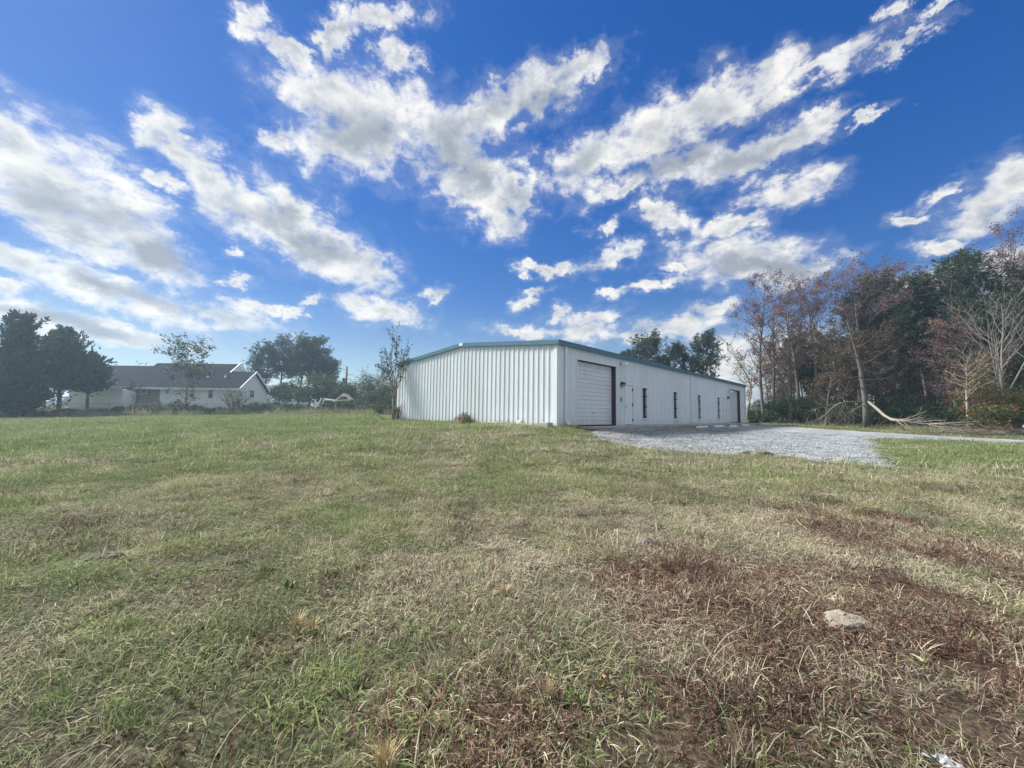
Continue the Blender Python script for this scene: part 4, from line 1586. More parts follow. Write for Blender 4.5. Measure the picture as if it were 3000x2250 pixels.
def shrub(seed, w, d, h, leaves=2600, size=0.13, stems=9, open_=0.0, ragged=0.25):
    """stems and leaves of a rounded or open shrub, its outline broken by shoots"""
    rng = np.random.default_rng(seed)
    mb = MB()
    pts, var = [], []
    tips = []
    for k in range(stems):
        a = rng.uniform(0, 2 * math.pi)
        out = np.array((math.cos(a) * w / 2, math.sin(a) * d / 2, 0)) * rng.uniform(0.2, 0.95)
        pl = limb(rng, (out[0] * 0.15, out[1] * 0.15, 0), (out[0] * 0.9, out[1] * 0.9, h * rng.uniform(0.7, 1.1)), h * rng.uniform(0.75, 1.2), 5, 0.10, 0.05)
        mb.tube(pl, np.linspace(0.02 + h * 0.006, 0.006, 6), 4, cap=False)
        for j in range(5):
            q, qd = along(pl, rng.uniform(0.3, 1.0))
            tl = limb(rng, q, side_dir(rng, qd, rng.uniform(0.4, 1.0)), h * rng.uniform(0.15, 0.4), 3, 0.15, 0.08)
            mb.tube(tl, np.linspace(0.009, 0.004, 4), 3, cap=False)
            tips.append(tl)
    if open_ < 1:
        nc = 26
        for c in range(nc):
            a, el = rng.uniform(0, 2 * math.pi), math.asin(rng.uniform(-0.15, 1.0))
            r = rng.uniform(0.45, 0.95) ** 0.6
            cen = np.array((math.cos(a) * math.cos(el) * w / 2, math.sin(a) * math.cos(el) * d / 2, max(0.06 * h, h * 0.46 + math.sin(el) * h * 0.5 - 0.02))) * np.array((r, r, 1 if r > 0.7 else r + 0.2))
            rr = rng.uniform(0.10, 0.30) * min(w, h * 1.6)
            m = int(leaves * (1 - open_) / nc)
            g = rng.normal(0, 1, (m, 3))
            g = g / np.linalg.norm(g, axis=1)[:, None] * (rng.uniform(0, 1, (m, 1)) ** 0.45) * rr * np.array((1, 1, 0.8))
            bv = rng.uniform(0.15, 0.8)
            pts.append(cen + g)
            var.append(np.clip(bv + rng.normal(0, 0.17, m), 0, 1))
    k = max(1, int(leaves * (0.18 + 0.6 * open_) / len(tips)))
    for tl in tips:
        bv = rng.uniform(0.3, 0.95)
        for u in rng.uniform(0.2, 1.0, k):
            q, _ = along(tl, min(u, 0.999))
            pts.append((q + rng.normal(0, size * 0.6, 3))[None])
            var.append(np.array([np.clip(bv + rng.normal(0, 0.12), 0, 1)]))
    P = np.concatenate(pts)
    P[:, 2] = np.maximum(P[:, 2], 0.02)
    return fit_height(h, mb.mesh('stems', True), crown_mesh('foliage', [leaf_cards(rng, P, size, np.concatenate(var))]))


def plant(name, label, cat, meshes, mats, px, Y, group=None, x=None, rz=0.0, dz=0.0, names=('trunk', 'crown')):
    X = float(at(px, 1200, Y)[0]) if x is None else x
    o = thing(name, label, cat, (X, Y, gz(X, Y) - 0.06 + dz), rz, group)
    for nm, me, m in zip(names, meshes, mats):
        if me is not None:
            link(nm, me, m, o)
    return o


def tall(px, py, Y):
    """height of a tree at px, Y whose top shows at py"""
    X = float(at(px, py, Y)[0])
    return float(at(px, py, Y)[2]) - gz(X, Y)


def build_left_trees():
    ced = (M['barkdark'], M['cedarleaf'])
    for (px, py, Y, sp, seed, lab, con) in [
        (28, 912, 42, 0.50, 1, 'tallest dark cedar at the left edge of the field', 0.8),
        (-150, 900, 44, 0.42, 2, 'dark cedar standing half beyond the left edge of the view', 0.8),
        (172, 958, 46, 0.46, 3, 'ragged topped dark cedar between the tallest cedar and the house', 0.85),
        (58, 1035, 41, 0.50, 4, 'low broad cedar in front of the two taller cedars', 0.6),
        (255, 1032, 47, 0.48, 5, 'dark cedar whose boughs overhang the white garage wing', 0.7),
    ]:
        h = tall(px, py, Y)
        tm, cm = cedar(seed, h, sp, {172: 0.26, 255: 0.36}.get(px, 0.05), int(130 + h * 7), 1.0, con)
        plant('cedar_tree', lab, 'tree', (tm, cm), ced, px, Y, 'dark cedars at the left of the field')
    # pines behind the house
    pn = (M['barkdark'], M['pineleaf'])
    for (px, py, Y, sp, base, seed, lab) in [
        (770, 1000, 74, 0.30, 0.45, 11, 'leftmost pine of the clump behind the house gable'),
        (815, 978, 76, 0.28, 0.48, 12, 'round crowned pine second from the left behind the house'),
        (872, 976, 75, 0.29, 0.50, 13, 'tallest pine in the middle of the clump behind the house'),
        (905, 990, 78, 0.27, 0.45, 14, 'pine with bare lower trunk right of the tallest pine in the clump'),
        (952, 1035, 74, 0.27, 0.38, 15, 'shorter pine at the right end of the clump near the utility pole'),
    ]:
        h = tall(px, py, Y)
        tm, cm = pine(seed, h, base, sp, 44, 0.46, flat=True, r0=0.24)
        plant('pine_tree', lab, 'tree', (tm, cm), pn, px, Y, 'pines behind the house')
    bl = (M['bark'], M['bushleaf'])
    # dark round evergreens below the pines
    for (px, py, Y, w, seed, lab) in [(945, 1087, 60, 8.5, 21, 'big round dark evergreen below the pines right of the house'), (835, 1095, 66, 5.0, 22, 'narrow dark evergreen between the house gable and the pine trunks'),
                                      (985, 1120, 63, 6.0, 23, 'low dark evergreen just left of the utility pole')]:
        h = tall(px, py, Y)
        plant('evergreen_tree', lab, 'tree', shrub(seed, w, w, h, 9000, 0.22, 8), bl, px, Y, 'dark evergreens below the pines')
    # tree tops over the house roof
    for (px, py, Y, w, seed, lab) in [(656, 1056, 90, 7, 24, 'round green treetop just showing over the house ridge'), (400, 1063, 92, 12, 25, 'pale green treetops over the left part of the house roof'),
                                      (720, 1078, 95, 9, 26, 'small treetop beside the white dormer gable of the house')]:
        h = tall(px, py, Y)
        plant('distant_tree', lab, 'tree', shrub(seed, w, w, h, 4000, 0.35, 6), (M['bark'], M['hedgeleaf']), px, Y, 'treetops over the house roof')
    # the far tree belt, one mass beyond the next fields
    rng = np.random.default_rng(55)
    pts, var = [], []
    for k in range(150):
        x_, y_ = rng.uniform(-230, 25), rng.uniform(150, 185)
        r_, hh = rng.uniform(3, 6), rng.uniform(3.0, 6.5)
        g = rng.normal(0, 1, (70, 3))
        g /= np.linalg.norm(g, axis=1)[:, None]
        g *= rng.uniform(0.4, 1, (70, 1)) ** 0.5
        p = np.array((x_, y_, 1.0 + hh * 0.5)) + g * np.array((r_, r_, hh * 0.55))
        pts.append(p)
        var.append(np.clip(rng.uniform(0.2, 0.9) + rng.normal(0, 0.15, 70), 0, 1))
    tag(link('far_woods', crown_mesh('far_woods', [leaf_cards(rng, np.concatenate(pts), 1.5, np.concatenate(var))]), M['hedgeleaf']), kind='stuff')
    # sparse tree and shrubs in front of the house
    h = tall(546, 970, 47.5)
    tm, cm = broadleaf(36, h, 0.08, 0.27, 60, 2400, 0.26, leafy=(0.50, 1), up=0.6, twigs=4, r0=0.15, wander=0.08, gap=0.1)
    plant('sweetgum_tree', 'thin crowned tree with a pale trunk in front of the white house', 'tree', (tm, cm), (M['barkpale'], M['sapleaf']), 546, 47.5)
    plant('spreading_shrub', 'open many stemmed shrub in front of the house gable end', 'shrub', shrub(32, 4.0, 3, 3.4, 900, 0.16, 26, 0.7), (M['brush'], M['hedgeleaf']), 690, 47.3)
    plant('young_tree', 'thin leafless sapling before the taupe part of the house', 'tree', broadleaf(33, 4.2, 0.2, 0.24, 22, 420, 0.16), (M['brush'], M['hedgeleaf']), 398, 47.5)
    # hedge line along the far side of the field
    hedge = [(-60, 1182, 43, 5), (20, 1188, 43, 5), (110, 1196, 43.5, 4.5), (205, 1200, 44.5, 4), (290, 1197, 45, 4.5), (370, 1188, 45.5, 5), (432, 1178, 46, 5), (500, 1172, 46, 5.5), (565, 1182, 46.5, 4),
             (640, 1196, 46.5, 4.5), (705, 1182, 47, 4.5), (760, 1176, 47, 4.5), (815, 1172, 47.5, 4.5), (868, 1180, 48, 4), (915, 1188, 48, 3.5), (990, 1172, 48, 5), (1045, 1168, 48.5, 5.5), (1100, 1170, 47.5, 4.5), (1140, 1180, 46, 3.5)]
    wh = ['at the far left below the cedars', 'below the tallest cedar', 'below the low broad cedar', 'below the white garage wing', 'before the garage wing, right of the cedars', 'at the right end of the garage wing',
          'before the taupe wall of the house', 'before the back door of the house', 'under the thin crowned tree by the house', 'before the right window of the house', 'at the foot of the open shrub',
          'before the house corner', 'right of the house gable', 'under the pines', 'left of the leaning ladder', 'below the ragged white canopy', 'below the little playhouse roof', 'right of the little playhouse', 'just left of the sapling by the steel building']
    tall_w = ['dark tangled bush', 'low dense bush', 'rounded hedge bush', 'weedy hedge bush']
    for i, ((px, py, Y, w), where) in enumerate(zip(hedge, wh)):
        h = max(0.9, tall(px, py, Y))
        plant('hedge_bush', tall_w[i % 4] + ' in the hedge line ' + where, 'bush', shrub(100 + i, w, 2.6, h, 3000, 0.13, 8, 0.0), (M['brush'], M['hedgeleaf'] if i % 3 else M['bushleaf']), px, Y, 'bushes along the far side of the field')
    # taller scrub between the utility pole and the building
    for (px, py, Y, w, seed, lab) in [(1078, 1082, 58, 7.5, 41, 'tall scrubby bush just right of the utility pole'), (1030, 1112, 56, 6.5, 42, 'mid height bush behind the playhouse'),
                                      (1135, 1066, 57, 9, 43, 'big brown topped scrub behind the sapling'), (1190, 1100, 60, 8, 44, 'scrub half hidden by the corner of the steel building'), (1110, 1128, 52, 6, 45, 'green bush left of the sapling trunk'), (1160, 1135, 50, 5, 46, 'green bush behind the foot of the sapling')]:
        h = tall(px, py, Y)
        plant('scrub_bush', lab, 'bush', shrub(seed, w, w * 0.8, h, 5200, 0.17, 14, 0.15), (M['brush'], M['hedgeleaf']), px, Y, 'scrub between the utility pole and the building')
    # the sapling at the corner of the steel building
    p = at(1150, 1231, 25.9)
    h = tall(1160, 952, 25.9)
    rng = np.random.default_rng(7)
    mb = MB()
    P, var = [], []
    z0 = gz(p[0], 25.9)
    fans = [(0.03, 1.0), (-0.14, 0.88), (0.20, 0.93), (-0.36, 0.76), (0.30, 0.80), (-0.60, 0.62), (0.06, 0.84), (-0.24, 0.70), (0.42, 0.66), (-0.48, 0.52), (0.12, 0.72)]
    mb.tube([(0, 0, 0), (0.02, 0, 0.7), (-0.05, 0.02, 1.5)], [0.06, 0.045, 0.035], 7)
    mb.tube([(0.10, 0.05, 0), (0.12, 0.05, 0.8), (0.16, 0.0, 1.6), (0.30, 0, 2.6)], [0.05, 0.04, 0.035, 0.015], 6)
    for (lx, f) in fans:
        z_s = rng.uniform(0.9, 2.2)
        pl = limb(rng, (0, 0, z_s), (lx, rng.uniform(-0.25, 0.25), 1), h * f - z_s, 8, 0.035, 0.03)
        mb.tube(pl, np.linspace(0.026, 0.006, 9), 5, cap=False)
        for k in range(9):
            u = rng.uniform(0.35, 1.0)
            q, qd = along(pl, u)
            tl = limb(rng, q, side_dir(rng, qd, rng.uniform(0.4, 0.9)), rng.uniform(0.35, 0.95), 4, 0.08, 0.12)
            mb.tube(tl, np.linspace(0.010, 0.004, 5), 3, cap=False)
            for j in range(int(4 + 9 * u)):
                if q[2] > 2.0 or rng.random() < 0.25:
                    s, _ = along(tl, rng.uniform(0.3, 0.999))
                    P.append(s + rng.normal(0, 0.05, 3))
                    var.append(rng.uniform(0, 1))
        for j in range(14):
            s, _ = along(pl, rng.uniform(0.62, 0.999))
            P.append(s + rng.normal(0, 0.05, 3))
            var.append(rng.uniform(0, 1))
    o = thing('sapling_tree', 'multi stemmed sapling with drooping dark leaves at the left corner of the steel building', 'tree', (p[0], 25.9, z0 - 0.03))
    link('trunk', mb.mesh('trunk', True), M['barkpale'], o)
    link('crown', crown_mesh('crown', [leaf_cards(rng, np.array(P), 0.135, np.array(var), 0.42, droop=1.1)]), M['sapleaf'], o)
    st, fo = shrub(52, 0.9, 0.8, 1.4, 500, 0.07, 10, 0.3)
    plant('weed_clump', 'weedy growth around the foot of the sapling by the steel building', 'weeds', (st, fo), (M['brush'], M['turnleaf']), 1160, 26.2, names=('stems', 'foliage'))
    mb = MB()
    a, b = at(1104, 1214, 25.2), at(1143, 1230, 25.6)
    b[2] = gz(b[0], b[1]) + 0.03
    mb.tube([a, a * 0.72 + b * 0.28 + (0, 0, -0.09), a * 0.35 + b * 0.65 + (0, 0, -0.07), b], [0.025, 0.032, 0.04, 0.045], 6)
    tag(mb.build('fallen_branch', M['brush'], None, True), 'dark bent branch lying at the foot of the sapling', 'branch')


def build_right_woods():
    dk, pk = M['bark'], M['barkdark']
    ml, bl = M['maple'], M['brownleaf']
    G = 'trees at the front of the woods on the right'
    T = [  # px, py top, Y, kind, label, params
        (2238, 800, 46, 'm', 'tall narrow red leaved tree just right of the far end of the steel building', dict(base=0.22, spread=0.14, nb=46, leaves=2600, lean=(-0.07, 0), size=0.20)),
        (2262, 838, 47, 'm', 'nearly bare dark tree beside the tall narrow red leaved one', dict(base=0.35, spread=0.13, nb=36, leaves=520, size=0.16)),
        (2314, 808, 45, 'm', 'reddish slender tree with two dark trunks left of the big brown tree', dict(base=0.30, spread=0.13, nb=44, leaves=2600, fork=1)),
        (2345, 806, 47, 'm', 'slim wine red tree close behind the two trunked one', dict(base=0.35, spread=0.12, nb=40, leaves=2600)),
        (2386, 800, 44, 'm', 'straight trunked red tree with its leaves high up, left of the tallest red crown', dict(base=0.42, spread=0.14, nb=36, leaves=2300)),
        (2425, 770, 49, 'm', 'red tree under the left shoulder of the tallest red crown', dict(base=0.40, spread=0.17, nb=44, leaves=3200)),
        (2515, 734, 46, 'm', 'tallest broad red crown above the leaning broken tree', dict(base=0.42, spread=0.20, nb=64, leaves=5200, fork=2, size=0.22)),
        (2563, 755, 49, 'm', 'red crown touching the right side of the tallest one', dict(base=0.45, spread=0.17, nb=44, leaves=2900)),
        (2600, 800, 47, 'p', 'dark round headed pine right of the tallest red crown', dict(base=0.50, spread=0.25, nb=56)),
        (2660, 818, 46, 'p', 'dark pine with spiky top in the middle of the woods', dict(base=0.42, spread=0.22, nb=54)),
        (2722, 762, 50, 'm', 'thin reddish tree rising pale against the cloud between two pines', dict(base=0.5, spread=0.15, nb=40, leaves=1900)),
        (2836, 742, 42, 'p', 'biggest dark pine left of the bare pale tree', dict(base=0.36, spread=0.25, nb=76)),
        (2775, 850, 44, 'p', 'lower pine filling the gap left of the biggest pine', dict(base=0.40, spread=0.22, nb=52)),
        (2950, 668, 40, 'm', 'highest red tree at the right edge of the view', dict(base=0.45, spread=0.19, nb=60, leaves=5200, fork=2)),
        (2995, 770, 38, 'p', 'dark pine at the right edge of the view below the highest red tree', dict(base=0.35, spread=0.24, nb=60)),
        (3060, 700, 38, 'm', 'red tree mostly beyond the right edge of the view', dict(base=0.4, spread=0.2, nb=44, leaves=2600)),
        (2466, 905, 42, 'b', 'brown olive leaved tree behind the left broken limb', dict(base=0.18, spread=0.24, nb=44, leaves=3000)),
        (2590, 945, 41, 'b', 'brown leaved small tree right of the broken trunk', dict(base=0.20, spread=0.28, nb=44, leaves=2600)),
        (2418, 980, 41, 'b', 'thin brown understorey tree at the left end of the broken limbs', dict(base=0.2, spread=0.26, nb=34, leaves=1600)),
        (2648, 985, 40, 'b', 'dull brown understorey tree below the spiky pine', dict(base=0.2, spread=0.28, nb=34, leaves=1500)),
        (2745, 980, 38, 'm', 'small dark wine red tree left of the pale barked trunk', dict(base=0.2, spread=0.26, nb=36, leaves=2000)),
        (2825, 912, 37, 'm', 'dusky red tree with a slim crown before the biggest pine', dict(base=0.25, spread=0.18, nb=36, leaves=2600)),
        (2888, 1010, 38, 'b', 'brown thicket tree between the pale barked trunk and the bare pale tree', dict(base=0.2, spread=0.26, nb=36, leaves=1800)),
        (2196, 1010, 50, 'b', 'sparse low tree against the sky by the far corner of the steel building', dict(base=0.25, spread=0.3, nb=30, leaves=700, size=0.16)),
        (2290, 1000, 50, 'b', 'thin brown tree in the gap right of the first dark trunks', dict(base=0.3, spread=0.2, nb=30, leaves=1100)),
    ]
    for i, (px, py, Y, kind, lab, kw) in enumerate(T):
        h = tall(px, py, Y)
        if kind == 'p':
            ms = pine(200 + i, h, tuft=0.44, r0=0.20, **kw)
            plant('pine_tree', lab, 'tree', ms, (pk, M['pineleaf']), px, Y, G)
        else:
            kw = dict(kw, size=0.155 if kind == 'm' else 0.17, twigs=6, leaves=int(kw['leaves'] * 1.6))
            ms = broadleaf(200 + i, h, **kw)
            plant('red_maple_tree' if kind == 'm' else 'brown_leaved_tree', lab, 'tree', ms, (dk, ml if kind == 'm' else bl), px, Y, G)
    # pines behind the steel building
    for (px, py, Y, sp, base, seed, lab) in [(1900, 968, 62, 0.27, 0.30, 61, 'broad pine rising over the middle of the steel building roof'), (1985, 1005, 64, 0.21, 0.3, 62, 'lower pine between the two over the steel roof'),
                                             (2062, 958, 60, 0.20, 0.36, 63, 'tall pine over the far end of the steel roof with a forked dark trunk'), (1855, 1020, 70, 0.18, 0.3, 64, 'small pine top left of the broad one over the steel roof')]:
        h = tall(px, py, Y)
        plant('pine_tree', lab, 'tree', pine(seed, h, base, sp, 52, 0.45, flat=True, r0=0.2), (pk, M['pineleaf']), px, Y, 'pines behind the steel building')
    # the bare pale tree and the pale barked trunk
    h = tall(2925, 812, 34)
    tm, _ = broadleaf(71, h, 0.16, 0.26, 64, 0, r0=0.17, up=1.3, twigs=7, fork=5, wander=0.07)
    plant('bare_tree', 'leafless pale grey tree with many upright limbs near the right edge', 'tree', (tm, None), (M['barkpale'], None), 2942, 34)
    h = tall(2832, 1010, 33.5)
    tm, cm = broadleaf(72, h, 0.45, 0.26, 30, 900, 0.16, r0=0.16, lean=(-0.04, 0))
    plant('pale_barked_tree', 'small tree with a peeling pale trunk behind the end of the fallen limb', 'tree', (tm, cm), (M['barkbirch'], M['brownleaf']), 2836, 33.5)
    # slim crooked pale tree by the far corner of the building
    rng = np.random.default_rng(5)
    mb = MB()
    P0 = [at(px, py, 45) for px, py in ((2188, 1230), (2189, 1203), (2196, 1175), (2202, 1150), (2198, 1125), (2190, 1105), (2176, 1080), (2163, 1062), (2150, 1035), (2140, 1005))]
    o = P0[0].copy()
    o[2] = gz(o[0], 45) - 0.05
    L_ = np.array(P0) - o
    L_[0][2] = 0
    mb.tube(L_, np.linspace(0.11, 0.02, len(L_)), 6, cap=False)
    tips = []
    for k in range(26):
        q, qd = along(L_, rng.uniform(0.35, 1))
        tl = limb(rng, q, side_dir(rng, qd, rng.uniform(0.5, 1.1)), rng.uniform(0.8, 2.4), 5, 0.12, 0.08)
        mb.tube(tl, np.linspace(0.028, 0.006, 6), 4, cap=False)
        for j in range(3):
            q2, d2 = along(tl, rng.uniform(0.4, 1))
            t2 = limb(rng, q2, side_dir(rng, d2, 0.7), rng.uniform(0.3, 0.9), 3, 0.15, 0.06)
            mb.tube(t2, np.linspace(0.010, 0.005, 4), 3, cap=False)
            tips.append(t2)
    mb.tube(limb(rng, along(L_, 0.11)[0], (1, -0.2, -0.05), 2.6, 5, 0.08, -0.05), np.linspace(0.05, 0.02, 6), 5, cap=False)
    pts = np.array([along(t, rng.uniform(0.2, 0.99))[0] + rng.normal(0, 0.06, 3) for t in tips for _ in range(6)])
    ot = thing('crooked_tree', 'slim crooked pale trunk leaning out beside the far corner of the steel building', 'tree', tuple(o))
    link('trunk', mb.mesh('trunk', True), M['barkpale'], ot)
    link('crown', crown_mesh('crown', [leaf_cards(rng, pts, 0.16, rng.uniform(0, 1, len(pts)))]), M['brownleaf'], ot)

    # the broken leaning tree: snapped trunk, two torn limbs reaching the ground
    Y = 37.5
    base = at(2536, 1215, Y)
    zb = gz(base[0], Y)
    O = np.array((base[0], Y, zb))
    bt = thing('broken_tree', 'leaning broken tree with torn limbs hanging to the grass', 'tree', tuple(O - (0, 0, 0.05)))
    rng = np.random.default_rng(9)
    mb = MB()
    tr = [np.zeros(3)] + [at(px, py, Y + dy) - O for px, py, dy in ((2537, 1195, 0), (2533, 1165, 0.1), (2528, 1130, 0.2), (2522, 1085, 0.3), (2512, 1045, 0.4), (2503, 1010, 0.4), (2493, 975, 0.3), (2480, 937, 0.2))]
    tr = np.array(tr)
    mb.tube(tr, [0.28, 0.25, 0.22, 0.185, 0.155, 0.125, 0.095, 0.065, 0.02], 9)
    for (t, tx, ty, dy, ln) in [(0.45, 2440, 1085, -1, 0), (0.5, 2620, 1073, -0.5, 0), (0.62, 2465, 1040, -1, 0), (0.42, 2610, 1107, 0.5, 0), (0.8, 2440, 965, -0.6, 0), (0.55, 2590, 1030, 0.6, 0), (0.72, 2560, 985, 0.2, 0), (0.35, 2470, 1120, -0.8, 0)]:
        p, _ = along(tr, t)
        e = at(tx, ty, Y + dy) - O
        m1 = p * 0.5 + e * 0.5 + np.array((0, 0, -0.15)) + rng.normal(0, 0.12, 3)
        pl = np.array([p, p * 0.75 + m1 * 0.25, m1, m1 * 0.4 + e * 0.6, e])
        mb.tube(pl, [0.07, 0.055, 0.042, 0.03, 0.012], 5, cap=False)
        for k in range(11):
            q, qd = along(pl, rng.uniform(0.3, 1))
            tl = limb(rng, q, side_dir(rng, qd, rng.uniform(0.4, 1.0)), rng.uniform(0.5, 1.6), 4, 0.12, 0.04)
            mb.tube(tl, np.linspace(0.016, 0.005, 5), 3, cap=False)
    for k in range(14):                                   # splinters at the break
        p = tr[1] * 0.4 + tr[2] * 0.6
        a = rng.uniform(0, 6.28)
        s = p + np.array((math.cos(a), math.sin(a), 0)) * 0.24
        mb.tube([s, s + np.array((math.cos(a) * 0.3 + rng.normal(0, .1), math.sin(a) * 0.3, rng.uniform(0.3, 0.9)))], [0.04, 0.005], 4)
    link('trunk', mb.mesh('trunk', True), M['bark'], bt)
    # the pale limb lying out to the right
    mb = MB()
    ends = [(2545, 1176, Y - 0.4), (2562, 1190, Y - 1.6), (2590, 1215, Y - 3.4), (2612, 1228, Y - 4.6), (2650, 1234, Y - 5.6), (2690, 1239, Y - 6.4), (2740, 1247, Y - 7.3), (2790, 1254, Y - 8.0), (2840, 1258, Y - 8.5)]
    L2 = []
    for (px, py, yy) in ends:
        q = at(px, py, yy)
        q[2] = max(q[2], gz(q[0], yy) + 0.14)
        L2.append(q - O)
    L2 = np.array(L2)
    mb.tube(L2, [0.10, 0.115, 0.11, 0.10, 0.088, 0.076, 0.062, 0.045, 0.022], 8)
    for k in range(22):
        t = rng.uniform(0.3, 1.0)
        q, qd = along(L2, t)
        dn = rng.random() < 0.45 and t < 0.75
        dr = unit(qd * rng.uniform(0.2, 1.0) + np.array((rng.normal(0, 0.2), rng.normal(-0.3, 0.5), -0.9 if dn else rng.uniform(-0.05, 0.15))))
        q2 = q + O
        ln = rng.uniform(0.5, 1.1) if dn else rng.uniform(1.2, 3.2)
        if dn:
            ln = min(ln, 1.3 * max(0.3, q2[2] - gz(q2[0], q2[1])))
        pl = limb(rng, q, dr, ln, 5, 0.08, 0.0)
        for m_ in range(len(pl)):
            w = pl[m_] + O
            pl[m_][2] = max(w[2], gz(w[0], w[1]) + 0.02) - O[2]
        mb.tube(pl, np.linspace(0.045, 0.012, 6), 5, cap=False)
        for j in range(5):
            q3, d3 = along(pl, rng.uniform(0.3, 1))
            tl = limb(rng, q3, side_dir(rng, d3, 0.6), rng.uniform(0.3, 1.0), 3, 0.12, 0.0)
            mb.tube(tl, np.linspace(0.014, 0.006, 4), 3, cap=False)
    link('torn_limb', mb.mesh('torn_limb', True), M['deadwood'], bt)['label'] = 'bleached pale limb lying out over the grass'
    # the grey limb broken down to the left
    mb = MB()
    for (pts_, r) in [(((2525, 1176, -0.3), (2490, 1176, -0.8), (2462, 1180, -1.2), (2440, 1192, -1.7), (2420, 1212, -2.2), (2400, 1226, -2.6), (2362, 1237, -3.0)), 0.10),
                      (((2485, 1177, -0.9), (2445, 1183, -1.0), (2410, 1190, -1.4), (2385, 1197, -1.6)), 0.06), (((2450, 1186, -1.5), (2432, 1205, -2.0), (2425, 1222, -2.2), (2408, 1236, -2.5)), 0.05),
                      (((2470, 1180, -1.0), (2466, 1196, -1.2), (2468, 1205, -1.3)), 0.035), (((2530, 1185, 0), (2500, 1200, -0.8), (2480, 1215, -1.4), (2465, 1232, -2.0)), 0.05)]:
        pl = []
        for (px, py, dy) in pts_:
            q = at(px, py, Y + dy)
            q[2] = max(q[2], gz(q[0], Y + dy) + 0.05)
            pl.append(q - O)
        pl = np.array(pl)
        mb.tube(pl, np.linspace(r, r * 0.25, len(pl)), 6, cap=False)
        for k in range(18):
            q, qd = along(pl, rng.uniform(0.15, 1))
            tl = limb(rng, q, side_dir(rng, unit(qd + (0, 0, -0.4)), rng.uniform(0.3, 0.9)), rng.uniform(0.5, 1.7), 4, 0.12, -0.04)
            for m_ in range(len(tl)):
                w = tl[m_] + O
                tl[m_][2] = max(w[2], gz(w[0], w[1]) + 0.02) - O[2]
            mb.tube(tl, np.linspace(0.018, 0.006, 5), 3, cap=False)
    link('hanging_limb', mb.mesh('hanging_limb', True), M['brush'], bt)
    # heap of twigs where the limb ends
    mb = MB()
    c = at(2880, 1262, 28.3)
    for k in range(420):
        a = rng.uniform(0, 6.28)
        q = np.array((c[0] + rng.normal(0, 2.0), 28.3 + rng.normal(0, 0.7) - 0.0, 0))
        hh = max(0.03, 0.75 * math.exp(-((q[0] - c[0]) / 2.4) ** 2) * rng.uniform(0, 1) ** 1.2)
        q[2] = gz(q[0], q[1]) + hh
        pl = limb(rng, q, (math.cos(a) + 0.5, math.sin(a) * 0.5, rng.normal(0.0, 0.2)), rng.uniform(0.5, 1.8), 4, 0.10, -0.05)
        for w in pl:
            w[2] = max(w[2], gz(w[0], w[1]) + 0.01)
        mb.tube(pl, np.linspace(0.014, 0.005, 5), 3, cap=False)
    tag(mb.build('brush_heap', M['brush'], None), 'heap of grey dead twigs at the end of the fallen pale limb', 'brush heap')

    # understorey evergreens and shrubs along the foot of the woods
    und = [(2225, 1195, 46, 4, 'low dark bush at the far corner of the steel building'), (2255, 1155, 47, 5, 'dark evergreen thicket under the tall narrow red tree'), (2300, 1148, 46.5, 5, 'dark evergreen thicket under the two trunked tree'),
           (2345, 1155, 45.5, 5, 'dark evergreen bush left of the hanging grey limb'), (2385, 1140, 45, 5, 'dark evergreen bush behind the end of the hanging grey limb'), (2430, 1142, 43, 5, 'evergreen bush behind the hanging grey limb'),
           (2485, 1165, 40.5, 4.5, 'evergreen bush left of the broken trunk'), (2545, 1190, 39, 3.5, 'evergreen bush wrapped round the foot of the broken tree'), (2590, 1140, 41, 5, 'evergreen bush right of the broken trunk'),
           (2640, 1150, 40, 5, 'dark bush behind the bend of the pale limb'), (2700, 1130, 39, 5.5, 'tall dark evergreen bush behind the pale limb'), (2750, 1120, 38.5, 5.5, 'dark evergreen bush left of the pale barked tree'),
           (2800, 1170, 36.5, 4, 'low bush at the foot of the pale barked tree'), (3010, 1110, 34, 6, 'dark bush at the right edge of the view')]
    for i, (px, py, Y_, w, lab) in enumerate(und):
        h = tall(px, py, Y_)
        plant('understorey_bush', lab, 'bush', shrub(300 + i, w, w * 0.7, h, 3600, 0.15, 10, 0.05), (M['brush'], M['bushleaf']), px, Y_, 'bushes along the foot of the woods')
    for (px, py, Y_, w, seed, lab) in [(2885, 1065, 34.5, 5.2, 81, 'green and gold turning shrub below the bare pale tree'), (2945, 1100, 33, 5, 82, 'orange and red turning shrub by the right edge of the view'), (2905, 1175, 31.5, 4, 83, 'low red leaved shrub behind the twig heap')]:
        h = tall(px, py, Y_)
        plant('turning_shrub', lab, 'shrub', shrub(seed, w, w * 0.7, h, 4200, 0.15, 14, 0.15), (M['brush'], M['turnleaf']), px, Y_, 'turning shrubs at the right of the woods')
    # trees deeper in the woods: five kinds, copied, each told apart by its leaf and by the front tree it stands behind
    protos = []
    for k, (nm, ms, mt, lab) in enumerate([
            ('slender_tree', broadleaf(401, 15, 0.22, 0.15, 48, 3400, 0.19), (dk, ml), 'slim dull red leaved tree'),
            ('slender_tree', broadleaf(402, 14, 0.15, 0.17, 50, 3400, 0.19), (dk, bl), 'slim brown leaved tree'),
            ('slender_tree', broadleaf(403, 15.5, 0.30, 0.13, 40, 1500, 0.18), (dk, ml), 'slim nearly bare tree'),
            ('slender_pine', pine(404, 15, 0.48, 0.19, 42, 0.5, r0=0.16), (pk, M['pineleaf']), 'slim tall pine'),
            ('slender_pine', pine(405, 14, 0.36, 0.18, 42, 0.5, r0=0.14), (pk, M['pineleaf']), 'slim low branched pine')]):
        protos.append((nm, ms, mt, lab))
